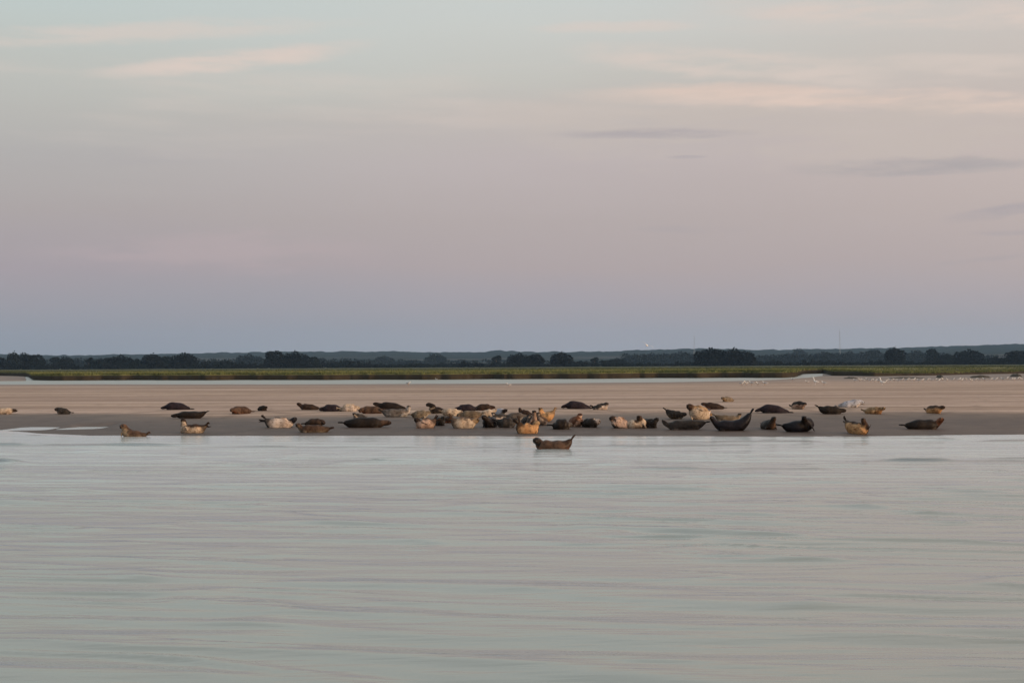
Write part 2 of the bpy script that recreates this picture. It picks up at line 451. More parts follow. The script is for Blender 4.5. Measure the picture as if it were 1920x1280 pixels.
# ------------------------------------------------------------------ water, with real long-crested ripples
def build_water():
    rows = [-180.0, -90.0, -30.0, 0.0]
    y = 4.0
    while y < 64:
        rows.append(y); y += 0.028 + 0.0000 * y + (y / 60.0) ** 2 * 0.22
    rows += list(np.arange(64, 330, 6.0)) + list(np.geomspace(340, 3850, 12))
    rows = np.array(rows)
    cols = np.linspace(-1, 1, 241)
    wid = np.maximum(14.0, rows * 0.42 + 5)
    X = cols[None, :] * wid[:, None]
    out = [40, 200, 1200, 3850]
    XL = np.stack([-np.maximum(o, wid * (1.02 + 0.02 * k)) for k, o in enumerate(out)][::-1], 1)
    X = np.concatenate([XL, X, -XL[:, ::-1]], 1); X = np.clip(X, -3850, 3850)
    Y = rows[:, None] * np.ones_like(X)
    Z = np.zeros_like(X)
    dy = np.gradient(rows)[:, None]
    r = np.random.default_rng(5)
    patch = 0.35 + 0.9 * sstep(fbm(X * 0.10, Y * 0.22, 71, 3), 0.35, 0.65)
    for k in range(46):
        lam = 0.5 * (2.0 / 0.5) ** r.random()
        th = r.normal(math.radians(13), math.radians(6))
        kx, ky = 2 * math.pi / lam * math.sin(th), 2 * math.pi / lam * math.cos(th)
        ph = r.random() * 6.28
        slope = 0.0100 * (lam / 0.7) ** -0.15
        lod = 1 - sstep(dy, lam * 0.16, lam * 0.30)
        mod = sstep(fbm(X * 0.28 + k * 3.1, Y * 0.7, 90 + k, 2), 0.35, 0.7)
        Z += slope * lam / (2 * math.pi) * np.sin(kx * X + ky * Y + ph + 2.0 * fbm(X * .15, Y * .3, 7, 2)) * lod * mod * 1.7
    Z *= patch
    # thin sharp crests, long and slightly oblique
    for (fx, fy, hh, sd, wv) in ((0.30, 1.25, 0.026, 201, .055), (0.42, 2.1, 0.011, 222, .07), (0.16, 0.65, 0.022, 240, .05)):
        yy = Y + 0.24 * X
        nn = vnoise(X * fx + .35 * yy * fx, yy * fy, sd) * .75 + .25 * vnoise(X * fx * 2.3, yy * fy * 1.7, sd + 5)
        rdg = np.exp(-((nn - .5) / wv) ** 2)
        Z += hh * rdg * sstep(fbm(X * .22, Y * .35, sd + 9, 3), .38, .62) * (1 - sstep(dy, .12 / fy * .7, .30 / fy))
    wave_shade = np.zeros_like(Z)
    # a few low wavelet fronts running along the shore: (px from, px to, row, height)
    for (a, c, yp, h, wv) in ((-400, 420, 834.5, .03, .5), (330, 700, 838, .02, .4), (420, 980, 839.5, .018, .4), (1060, 1420, 836, .025, .45),
                              (1290, 1560, 829, .02, .5), (1600, 2300, 864.5, .045, .35), (1830, 2300, 860.5, .045, .3), (-300, 62, 866, .055, .35),
                              (-300, 30, 879, .04, .3), (1800, 2300, 826, .03, .5), (1540, 1800, 822, .02, .5), (500, 760, 862, .02, .3),
                              (1180, 1330, 878, .02, .3), (1380, 1560, 880, .02, .3), (250, 330, 858, .02, .3)):
        pa = on_z(a, yp); pc = on_z(c, yp)
        u = np.clip((X - pa.x) / (pc.x - pa.x), 0, 1)
        yc = pa.y + (pc.y - pa.y) * u + (fbm(X * 0.35, X * 0 + yp, 12, 3) - 0.5) * 1.6
        env = sstep(u, 0, 0.15) * (1 - sstep(u, 0.85, 1)) * (0.4 + 0.9 * sstep(fbm(X * .5, X * 0, 15, 2), .3, .65))
        Z += 1.6 * h * env * np.exp(-((Y - yc) / wv) ** 2)
        wave_shade += 42 * h * env * np.exp(-((Y - yc + .3 * wv) / (wv * .8)) ** 2)  # mask for the painted dark front of each wavelet
    wave_shade = np.clip(wave_shade, 0, .85)
    sh = shore_y(X) - Y
    Z *= sstep(sh, -0.5, 1.5)
    Z *= (np.abs(np.concatenate([[-1.1] * 4, cols, [1.1] * 4])) < 1.0)[None, :] * 1.0
    shore_shine = sstep(sh, -0.4, 0.1) * (1 - sstep(sh, 0.5, 1.1)) * sstep(fbm(X * .12, Y * 0, 401, 3), .30, .5)  # mask of the painted pale reflection at the water's edge
    me = mesh_np('water', np.stack([X, Y, Z], -1).reshape(-1, 3), grid_quads(*X.shape))
    fattr(me, 'shore_shine', shore_shine); fattr(me, 'wave_shade', wave_shade)
    tag(obj('water', me, m_water), kind='structure')


build_water()

# ------------------------------------------------------------------ marsh ground out to the hills
def build_marsh():
    pxs = np.concatenate([np.linspace(-6000, -300, 20), np.linspace(-280, 2200, 500), np.linspace(2220, 8000, 20)])
    y0 = np.interp(pxs, _mp, _my)
    offs = np.array([0, 0.25, 0.7, 1.2, 1.8, 2.6, 4, 6, 9, 13, 20, 30, 50, 80, 120, 180, 260, 360, 500, 700, 1000, 1400, 2000, 2800, 3600, 4500, 6200.])
    hs = np.array([-0.2, 0.25, 0.60, 0.80, 0.88, 0.92, .95, .95, .95, .95, .95] + [1.0] * 16)
    hs = hs[:len(offs)] * 1.22
    dx = (pxs - 960) / F
    Yf = y0[:, None] * 1.0 + (fbm(pxs * 0.013, pxs * 0, 2, 5)[:, None] - .5) * 16
    # near rows follow the bank; far rows blend to straight lines
    Yv = Yf + offs[None, :]
    w = sstep(offs, 200, 900)[None, :]
    Yv = Yv * (1 - w) + (263 + offs[None, :]) * w
    X = dx[:, None] * Yv
    Z = hs[None, :] + 0.25 * (fbm(X * 0.08, Yv * 0.08, 55, 3) - 0.5) * sstep(offs, 0.6, 4)[None, :]
    # the right and left parts have a lower, gentler bank
    low = (sstep(pxs, 1560, 1700))[:, None] * (1 - sstep(offs, 10, 120))[None, :]
    Z = Z * (1 - 0.45 * low)
    X = np.clip(X, -3900, 3900)
    me = mesh_np('marsh', np.stack([X, Yv, Z], -1).reshape(-1, 3), grid_quads(*X.shape)[:, ::-1])
    tag(obj('marsh_ground', me, m_marsh), kind='structure')


build_marsh()


def build_grass():
    """tufts of marsh vegetation: fans of narrow blades, densest along the bank"""
    V = []; Q = []
    n = 30000
    px = rng.uniform(-150, 2070, n)
    off = np.where(rng.random(n) < 0.42, rng.gamma(1.2, 1.2, n), rng.uniform(0, 1, n) ** 1.7 * 330)
    y0 = np.interp(px, _mp, _my) + (fbm(px * 0.013, px * 0, 2, 5) - .5) * 16
    Y = y0 + 1.7 + off
    X = (px - 960) / F * Y
    low = sstep(px, 1560, 1700) * (1 - sstep(off, 10, 120))
    zb = np.interp(1.7 + off, [0, 0.7, 1.2, 1.8, 4], [0, 0.5, 0.72, .82, .9]) * (1 - 0.45 * low) * 1.22
    h = rng.uniform(0.16, 0.42, n) * (0.7 + 0.7 * fbm(X * 0.08, Y * 0.05, 8, 3))
    wd = rng.uniform(0.3, 0.8, n) * (1 + off / 200)
    a = rng.uniform(0, math.pi, n)
    vi = 0
    for i in range(n):
        for k in range(5):
            ang = a[i] + k * 0.63 + random.uniform(-.2, .2)
            c, s = math.cos(ang), math.sin(ang)
            hw = wd[i] * random.uniform(.12, .22); ox = random.uniform(-.5, .5) * wd[i]; oy = random.uniform(-.5, .5) * wd[i]
            hh = h[i] * random.uniform(.6, 1.15); lx = random.uniform(-.2, .2); ly = random.uniform(-.2, .2)
            x, y, z = X[i] + ox, Y[i] + oy, zb[i] - 0.12
            V += [(x - c * hw, y - s * hw, z), (x + c * hw, y + s * hw, z), (x + c * hw * .55 + lx * .6, y + s * hw * .55 + ly * .6, z + .12 + hh * .75), (x - c * hw * .1 + lx, y - s * hw * .1 + ly, z + .12 + hh)]
            Q.append((vi, vi + 1, vi + 2, vi + 3)); vi += 4
    me = mesh_np('grass', V, Q, smooth=False)
    tag(obj('marsh_grass', me, m_grass), 'low olive green marsh grass covering the far bank', 'grass', kind='stuff')


build_grass()

# dry tidal tufts / dark mud patches on the far right flat
def mud_patches():
    m, t, b = material('mud')
    b.inputs['Base Color'].default_value = (0.05, 0.042, 0.028, 1); b.inputs['Roughness'].default_value = 0.9
    for (px, py, w, h, lab) in ((1762, 708.3, 9, .45, 'smallest dark mud clod on the far right flat'), (1838, 708, 38, .4, 'long low dark mud hummock behind the far right gulls'),
                                (1905, 706.3, 20, .5, 'dark mud hummock nearest the right edge of the photo'), (1700, 709, 70, .22, 'thin long dark mud ridge left of the far mud clod'),
                                (1595, 709.5, 26, .25, 'flat dark mud patch just right of the creek mouth')):
        p = sand_hit(px, py); sw = w / F * p.y
        nx, ny = 40, 9
        u = np.linspace(-1, 1, nx)[:, None] * np.ones((1, ny)); v = np.linspace(-1, 1, ny)[None, :] * np.ones((nx, 1))
        X = u * sw * .5; Yy = v * 1.6 * np.sqrt(np.maximum(1 - u ** 2, 0.02))
        Z = h * np.maximum((1 - u ** 2) * (1 - v ** 2), 0) ** .5 * (.5 + fbm(u * 6 + px, v * 2, 4, 3)) - 0.04
        me = mesh_np('mud', np.stack([X, Yy, Z], -1).reshape(-1, 3), grid_quads(nx, ny)[:, ::-1])
        o = obj('mud_hummock', me, m); o.location = p
        tag(o, lab, 'mud hummock', 'mud hummocks on the far right flat')


mud_patches()

# ------------------------------------------------------------------ hills
def build_hills():
    prof = [(-800, 668), (0, 664), (130, 666), (250, 664), (420, 661), (500, 659.5), (640, 659), (740, 658), (800, 660.5), (900, 660), (930, 657), (1000, 660), (1080, 659.5),
            (1150, 658.5), (1200, 656), (1280, 654), (1330, 653.5), (1420, 656), (1500, 655), (1600, 653), (1700, 652), (1800, 648), (1860, 646), (1920, 645), (2100, 642), (2800, 640)]
    pp = np.array([p[0] for p in prof], float)
    hz = np.array([at_y(a, c, 4800).z for a, c in prof])
    px = np.linspace(-900, 2820, 900)
    rows = np.concatenate([np.array([2400, 2700, 3100, 3500, 3900.]), np.linspace(4200, 5600, 15), [6000, 6600.]])
    X = ((px - 960) / F)[:, None] * rows[None, :]
    H = np.interp(px, pp, hz)[:, None]
    f = np.interp(rows, [2400, 3100, 3900, 4800, 5600, 6600], [-.02, .20, .52, 1.0, .8, .3])[None, :]
    # keep the ridge where it is seen, whatever row it is on
    Yb = rows[None, :]
    bump = (fbm(X * 0.05, Yb * 0.02, 61, 3) - .5) * 7 * sstep(Yb, 3500, 4400)
    Z = H * f * np.where(Yb > 4800, 1, 1) + bump
    X = np.clip(X, -3900, 3900)
    me = mesh_np('hills', np.stack([X, Yb * np.ones_like(X), Z], -1).reshape(-1, 3), grid_quads(*X.shape)[:, ::-1])
    tag(obj('hills', me, m_hill), kind='structure')


build_hills()

# ------------------------------------------------------------------ trees
def leaf_cloud(lobes, n, size, seed):
    """many small leaf-clump quads through the volume of a few overlapping lobes"""
    r = np.random.default_rng(seed)
    w = np.array([l[3] * l[4] * l[5] for l in lobes]) ** .66; w /= w.sum()
    V = []; Q = []
    for i in range(n):
        l = lobes[r.choice(len(lobes), p=w)]
        d = r.normal(size=3); d /= np.linalg.norm(d)
        rad = r.random() ** 0.33 if r.random() < .35 else r.uniform(.76, 1.04)
        rad *= 0.9 + 0.25 * (vnoise(np.array(d[0] * 2.6 + 9), np.array(d[2] * 2.6 + d[1] * 1.7 + 9), seed) - .5) * 2
        p = np.array([l[0] + d[0] * l[3] * rad, l[1] + d[1] * l[4] * rad, l[2] + d[2] * l[5] * rad])
        if p[2] < 0.0: p[2] = abs(p[2]) * .3
        a = r.normal(size=3); a /= np.linalg.norm(a); bb = np.cross(a, r.normal(size=3)); bb /= np.linalg.norm(bb)
        s = size * r.uniform(.6, 1.3)
        k = len(V)
        V += [p - a * s, p + bb * s * .7, p + a * s, p - bb * s * .7]
        Q.append((k, k + 1, k + 2, k + 3))
    return V, Q


def trunk_mesh(h, r0, seed, name='trunk'):
    r = random.Random(seed); V = []; Q = []

    def limb(p, q, a, b, seg=4):
        base = len(V); ax = (q - p).normalized(); s = ax.orthogonal().normalized(); t = ax.cross(s)
        for i in range(seg + 1):
            f = i / seg; c = p.lerp(q, f) + Vector((r.uniform(-1, 1), r.uniform(-1, 1), 0)) * a * .4 * (1 if 0 < i < seg else 0)
            rr = a * (1 - f) + b * f
            for k in range(6):
                an = k * math.pi / 3; V.append(c + s * math.cos(an) * rr + t * math.sin(an) * rr)
        for i in range(seg):
            for k in range(6):
                Q.append((base + i * 6 + k, base + i * 6 + (k + 1) % 6, base + (i + 1) * 6 + (k + 1) % 6, base + (i + 1) * 6 + k))
    top = Vector((r.uniform(-.3, .3), r.uniform(-.3, .3), h * .8))
    limb(Vector((0, 0, -.3)), top, r0, r0 * .25, 6)
    for k in range(6):
        f = .25 + .1 * k; a = k * 2.4
        p = Vector((0, 0, -.3)).lerp(top, f); q = p + Vector((math.cos(a), math.sin(a), .8)) * h * .22
        limb(p, q, r0 * .4, r0 * .1, 3)
    return mesh_np(name, [tuple(v) for v in V], Q)


# unit-size crowns (10 m tall)
def crown_variant(k):
    r = random.Random(100 + k)
    lobes = []
    if k in (0, 1, 2):    # single round-headed trees
        lobes = [(0, 0, 5.2, 4.0, 3.6, 4.6)]
        for i in range(6):
            a = r.uniform(0, 6.28); lobes.append((math.cos(a) * 2.4, math.sin(a) * 2, r.uniform(2.5, 7.2), r.uniform(1.5, 2.3), 1.8, r.uniform(1.4, 2.4)))
        n = 2400; lobes.append((0, 0, 2.2, 3.4, 3, 2.4))
    elif k in (3, 4):     # broad clump
        lobes = []
        for i in range(9):
            x = -7 + 14 * i / 8; lobes.append((x, r.uniform(-1, 1), 4.8 + r.uniform(-.5, .6) - abs(x) * .10, 2.6, 2.6, 4.6 - abs(x) * .14))
        n = 4600
        for l in list(lobes): lobes.append((l[0], l[1], 2.0, 2.6, 2.2, 2.2))
    else:                 # ragged loose tree
        for i in range(6):
            a = r.uniform(0, 6.28); lobes.append((math.cos(a) * r.uniform(0, 2.4), math.sin(a) * 1.8, r.uniform(2.0, 8.0), r.uniform(1.3, 2.2), 1.8, r.uniform(1.5, 2.2)))
        n = 1100
    V, Q = leaf_cloud(lobes, n, 0.52, 300 + k)
    return V, Q


CR = []
for k in range(7):
    V, Q = crown_variant(k)
    CR.append(mesh_np('crown', V, Q, smooth=False))
TR = [trunk_mesh(9, .42, 5), trunk_mesh(9, .36, 6)]
for m in CR: m.materials.append(m_leaf)
CRD = [m.copy() for m in CR[:]]
for m in CRD: m.materials.clear(); m.materials.append(m_leaf2)
for m in TR: m.materials.append(m_bark)


def tree(px0, px1, ytop, Y, var, label, dark=False, group='trees along the far edge of the marsh', name='tree'):
    gx = at_y((px0 + px1) / 2, 690, Y)
    gz = 1.0
    top = at_y((px0 + px1) / 2, ytop, Y).z - gz
    wid = (px1 - px0) / F * Y
    nomw = {0: 8.4, 1: 8.4, 2: 8.4, 3: 18.5, 4: 18.5, 5: 7.5, 6: 7.5}[var]
    e = empty(name, (gx.x, Y, gz), 0, (wid / nomw, wid / nomw if wid / nomw < 2 else 2, top / 10.0))
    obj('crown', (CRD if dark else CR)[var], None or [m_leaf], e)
    tr = obj('trunk', TR[var % 2], [m_bark], e)
    tag(e, label, 'tree', group)
    return e


TREES = [
    (-20, 16, 668, 1100, 0, 'dark tree cut off by the left edge of the photo', 0),
    (12, 40, 658, 1090, 1, 'tallest round headed tree near the left edge', 0),
    (32, 60, 660.5, 1110, 2, 'round tree just right of the tallest left one', 0),
    (54, 86, 662.5, 1100, 0, 'rounded tree sloping down at the right end of the first left clump', 0),
    (88, 114, 668, 1150, 5, 'low ragged tree after the first left clump', 0),
    (108, 138, 667.5, 1120, 2, 'low broad tree before the hedge gap at left', 0),
    (156, 176, 667, 1150, 6, 'small pointed tree standing above the left hedge', 0),
    (186, 214, 669, 1140, 5, 'sloping shoulder tree left of the rounded pair', 0),
    (204, 252, 663.5, 1080, 3, 'wide rounded dark tree, left one of the rounded pair', 1),
    (264, 308, 661.5, 1080, 1, 'rounded dark tree, right one of the rounded pair', 1),
    (300, 328, 666, 1150, 0, 'lower tree filling in beside the flat topped tree', 0),
    (320, 372, 659.5, 1090, 4, 'flat topped dark tree with a sloping right side', 1),
    (372, 398, 676, 1150, 5, 'very low tree in front of the pale field at left', 0),
    (440, 496, 662, 1180, 3, 'hazy broad tree left of the big clump at left centre', 0),
    (494, 538, 655.5, 1090, 0, 'left half of the highest clump at left centre', 1),
    (528, 582, 656.5, 1090, 3, 'right half of the highest clump at left centre', 1),
    (586, 612, 670, 1200, 5, 'faint low tree right of the highest clump at left centre', 0),
    (700, 742, 666, 1350, 1, 'faint rounded tree in the haze left of centre', 0),
    (796, 838, 662.5, 1300, 2, 'faint taller rounded tree in the haze near centre', 0),
    (918, 942, 663, 1250, 6, 'ragged tree below the small peak of the skyline', 0),
    (950, 1000, 660, 1100, 3, 'broad round tree right of the photo centre', 1),
    (988, 1022, 662, 1110, 0, 'tree leaning on the right side of the broad round centre tree', 1),
    (1030, 1076, 659, 1090, 1, 'single round tree standing apart right of centre', 1),
    (1104, 1124, 667, 1150, 6, 'narrow pointed tree before the far blue fields', 0),
    (1120, 1142, 675, 1150, 5, 'low bush like tree beside the narrow pointed tree', 0),
    (1170, 1200, 664, 1400, 0, 'hazy tree at the left end of the long wood', 0),
    (1196, 1250, 660, 1400, 3, 'hazy clump under the flying gull', 0),
    (1246, 1306, 657.5, 1400, 4, 'hazy clump left of the great dark block of trees', 0),
    (1302, 1366, 650, 1040, 4, 'left half of the great dark flat topped block of trees', 1),
    (1340, 1416, 651, 1040, 3, 'right half of the great dark flat topped block of trees', 1),
    (1412, 1462, 664, 1500, 3, 'faint lower trees right of the great dark block', 0),
    (1456, 1500, 661, 1300, 1, 'hazy tree starting the right hand wood', 0),
    (1480, 1516, 653, 1700, 2, 'tall faint tree showing above the right hand wood', 0),
    (1516, 1572, 658, 1300, 4, 'broad hazy clump left of the thin mast', 0),
    (1566, 1622, 657, 1300, 3, 'broad hazy clump right of the thin mast', 0),
    (1618, 1660, 654, 1250, 0, 'rounded hazy tree left of the flat dark crown', 0),
    (1658, 1700, 649.5, 1150, 1, 'flat dark crown highest in the right hand wood', 1),
    (1700, 1738, 656, 1250, 2, 'hazy tree right of the flat dark crown', 0),
    (1734, 1762, 651.5, 1300, 0, 'upright rounded tree in the right hand wood', 0),
    (1756, 1796, 662, 1250, 3, 'low spreading tree in the right hand wood', 0),
    (1790, 1846, 653, 1200, 4, 'big domed tree before the blue hill at right', 1),
    (1846, 1888, 668, 1150, 3, 'low dark clump under the blue hill at right', 1),
    (1880, 1935, 656, 1150, 0, 'dark tree cut off by the right edge of the photo', 1),
]
for (a, c, yt, Y, v, lab) in ((128, 160, 670, 1150, 3, 'low hazy clump between the low broad tree and the small pointed tree'), (168, 210, 670.5, 1160, 4, 'low dark clump just left of the wide rounded pair'),
        (244, 272, 671, 1150, 3, 'low dark clump filling the gap of the rounded pair'), (396, 446, 674, 1150, 4, 'long low hedge like clump right of the pale field at left'), (578, 600, 667, 1150, 0, 'short dark tree hugging the highest clump at left centre'),
        (610, 690, 675, 1200, 4, 'long low clump right of the highest clump at left centre'), (690, 720, 672, 1250, 3, 'low clump before the faint rounded tree left of centre'), (740, 800, 674, 1250, 4, 'long low clump between the two faint trees near centre'),
        (836, 920, 679, 1200, 4, 'very low clump in front of the pale field at centre'), (1070, 1106, 676, 1200, 3, 'low clump between the single round tree and the pointed tree'), (1140, 1175, 670, 1250, 3, 'low clump at the foot of the wood left of the flying gull')):
    TREES.append((a, c, yt, Y, v, lab, 0))
for a in TREES:
    if ('hazy' in a[5] or 'faint' in a[5]): a = a[:3] + (a[3] * 1.55,) + a[4:]
    tree(*a[:5], a[5], dark=bool(a[6]))

# low hedge shrubs closing the foot of the tree line, individuals
V, Q = leaf_cloud([(-4, 0, 1.3, 3, 2, 1.7), (0, 0, 1.7, 3, 2, 2.0), (4, 0, 1.2, 3, 2, 1.6)], 800, .40, 77)
hb1 = mesh_np('hedge', V, Q, smooth=False); hb1.materials.append(m_leaf)
V, Q = leaf_cloud([(-3, 0, 1.0, 3.5, 2, 1.4), (1.5, 0, 2.0, 2, 2, 2.2), (4.5, 0, 1.1, 2.6, 2, 1.3)], 800, .40, 78)
hb2 = mesh_np('hedge', V, Q, smooth=False); hb2.materials.append(m_leaf2)
hr = random.Random(3)
for i in range(112):
    px = -30 + i * 17.8 + hr.uniform(-5, 5)
    Y = 1040 + hr.uniform(0, 90)
    p = at_y(px, 690, Y)
    o = bpy.data.objects.new('shrub', hb1 if hr.random() < .5 else hb2); COL.objects.link(o)
    o.location = (p.x, Y, 0.9); o.rotation_euler = (0, 0, hr.uniform(-.3, .3) + (math.pi if hr.random() < .5 else 0))
    s = hr.uniform(.55, 1.25) * (1.25 if (px < 700 or px > 1400) else 1.0)
    o.scale = (1.0, 1, s)
    tag(o, 'low dark shrub in the hedge at the foot of the far tree line', 'shrub', 'shrubs of the far hedge')


def far_wood(segs, name, label, seed):
    r = np.random.default_rng(seed); lobes = []
    for (a, c, yt, Y, n) in segs:
        for k in range(n):
            px = a + (c - a) * (k + r.random()) / n; yy = yt + r.uniform(-1.5, 2.5)
            YY = Y + r.uniform(-60, 60)
            p = at_y(px, yy, YY); w = (c - a) / n / F * YY * .9
            lobes.append((p.x, YY, p.z * .5 + .4, w, w, p.z * .5))
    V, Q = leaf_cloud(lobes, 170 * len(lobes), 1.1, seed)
    tag(obj(name, mesh_np(name, V, Q, smooth=False), m_leaf), label, 'wood', kind='stuff')


far_wood([(-60, 200, 670, 1900, 18), (180, 420, 672, 1900, 16), (400, 700, 671, 1900, 20), (690, 960, 673, 1900, 18), (1000, 1180, 675, 1900, 10),
          (1160, 1320, 660, 1800, 16), (1400, 1560, 663, 1800, 14), (1540, 1800, 659, 1800, 22), (1790, 1990, 664, 1800, 14)],
         'far_wood', 'long hazy blue wood running behind the single trees', 9)

# ------------------------------------------------------------------ masts on the horizon
m_mast, t, b = material('mast_steel'); b.inputs['Base Color'].default_value = (0.30, 0.31, 0.33, 1); b.inputs['Roughness'].default_value = .5


def mast(px, ytop, Y, label):
    p = at_y(px, 684, Y); top = at_y(px, ytop, Y).z
    V = []; Q = []

    def bar(a, c, w):
        a = Vector(a); c = Vector(c); ax = (c - a).normalized(); s = ax.orthogonal().normalized() * w; t2 = ax.cross(s).normalized() * w
        k = len(V)
        for q in (a, c):
            for m in (s + t2, t2 - s, -s - t2, s - t2): V.append(tuple(q + m))
        for i in range(4): Q.append((k + i, k + (i + 1) % 4, k + 4 + (i + 1) % 4, k + 4 + i))
    n = 16; w0 = 1.6
    for i in range(n):
        z0 = top * i / n; z1 = top * (i + 1) / n; a = w0 * (1 - .7 * i / n); c = w0 * (1 - .7 * (i + 1) / n)
        cs = [(-1, -1), (1, -1), (1, 1), (-1, 1)]
        for k in range(4):
            x0, y0 = cs[k]; x1, y1 = cs[(k + 1) % 4]
            bar((x0 * a, y0 * a, z0), (x0 * c, y0 * c, z1), .06)
            bar((x0 * a, y0 * a, z0), (x1 * c, y1 * c, z1), .035)
    bar((0, 0, top), (0, 0, top * 1.08), .15)
    o = obj('lattice_mast', mesh_np('mast', V, Q, False), m_mast); o.location = (p.x, Y, 0)
    tag(o, label, 'mast', 'thin masts on the skyline')


mast(1575, 622, 3000, 'very faint tall thin mast above the right hand wood')
mast(1302, 632, 3300, 'very faint shorter mast left of the great dark block of trees')

# ------------------------------------------------------------------ seals
m_coat, t, b = material('seal_coat')
ca = t.new('ShaderNodeAttribute'); ca.attribute_name = 'coat'
oc = t.new('ShaderNodeTexCoord'); OB = oc.outputs['Object']
oi = t.new('ShaderNodeObjectInfo')
sh = t.new('ShaderNodeVectorMath', operation='ADD'); t.l.new(OB, sh.inputs[0])
cmb = t.new('ShaderNodeCombineXYZ'); t.put(cmb.inputs[0], t.math('MULTIPLY', oi.outputs['Random'], 37.0)); t.l.new(cmb.outputs[0], sh.inputs[1])
ns = t.noise(sh.outputs[0], 11.0, 4, 0.65); nl = t.noise(sh.outputs[0], 3.6, 3, 0.6)
cc = t.mix(t.mapr(ns, 0.50, 0.62, 0, 0.75), ca.outputs['Color'], t.mix(1.0, ca.outputs['Color'], (0.35, 0.32, 0.30, 1), 'MULTIPLY'))
cc = t.mix(t.mapr(nl, 0.44, 0.66, 0, 0.65), cc, t.mix(1.0, ca.outputs['Color'], (0.42, 0.35, 0.30, 1), 'MULTIPLY'))
nh = t.noise(sh.outputs[0], 2.6, 3, 0.6, mapping=(1, 1, 1), loc=(5, 3, 9))
cc = t.mix(t.mapr(nh, 0.56, 0.72, 0, 0.5), cc, t.mix(1.0, ca.outputs['Color'], (1.9, 1.7, 1.55, 1), 'MULTIPLY'))
t.put(b.inputs['Base Color'], cc)
wt = t.new('ShaderNodeAttribute'); wt.attribute_name = 'wetcoat'
t.put(b.inputs['Roughness'], t.mapr(wt.outputs['Fac'], 0, 1, 0.75, 0.32, False))
b.inputs['Specular IOR Level'].default_value = 0.09
m_eye, t, b = material('seal_eye'); b.inputs['Base Color'].default_value = (0.006, 0.005, 0.005, 1); b.inputs['Roughness'].default_value = 0.12

C = dict(char=(.021, .016, .013), ink=(.014, .013, .017), dbrown=(.038, .024, .017), brown=(.080, .050, .034), rust=(.13, .055, .03), grey=(.115, .10, .088), dgrey=(.036, .032, .029),
         lgrey=(.34, .32, .30), cream=(.46, .37, .28), pale=(.52, .44, .38), tan=(.30, .195, .105), orange=(.55, .31, .145), pink=(.44, .31, .24), olive=(.17, .135, .095),
         blue=(.37, .38, .42), pur=(.026, .019, .024))
U = np.array([0, .022, .05, .085, .125, .17, .22, .30, .40, .50, .60, .70, .79, .87, .93, .975, 1.0])
RR = np.array([.14, .27, .39, .47, .49, .50, .62, .86, .97, 1.0, 1.0, .96, .88, .74, .55, .38, .26])


def catmull(P, n):
    P = np.asarray(P, float); P = np.vstack([2 * P[0] - P[1], P, 2 * P[-1] - P[-2]])
    out = []
    m = len(P) - 3
    for s in np.linspace(0, m - 1e-6, n):
        i = int(s); t = s - i; a, b_, c, d = P[i:i + 4]
        out.append(.5 * ((2 * b_) + (c - a) * t + (2 * a - 5 * b_ + 4 * c - d) * t * t + (3 * b_ - a - 3 * c + d) * t ** 3))
    out = np.array(out)
    L = np.concatenate([[0], np.cumsum(np.linalg.norm(np.diff(out, axis=0), axis=1))])
    return out, L


def loft(rings):
    n = len(rings[0]); V = [v for r in rings for v in r]; F_ = []
    for i in range(len(rings) - 1):
        for k in range(n):
            F_.append([i * n + k, i * n + (k + 1) % n, (i + 1) * n + (k + 1) % n, (i + 1) * n + k])
    F_.append(list(range(n))[::-1]); F_.append([(len(rings) - 1) * n + k for k in range(n)])
    return V, F_


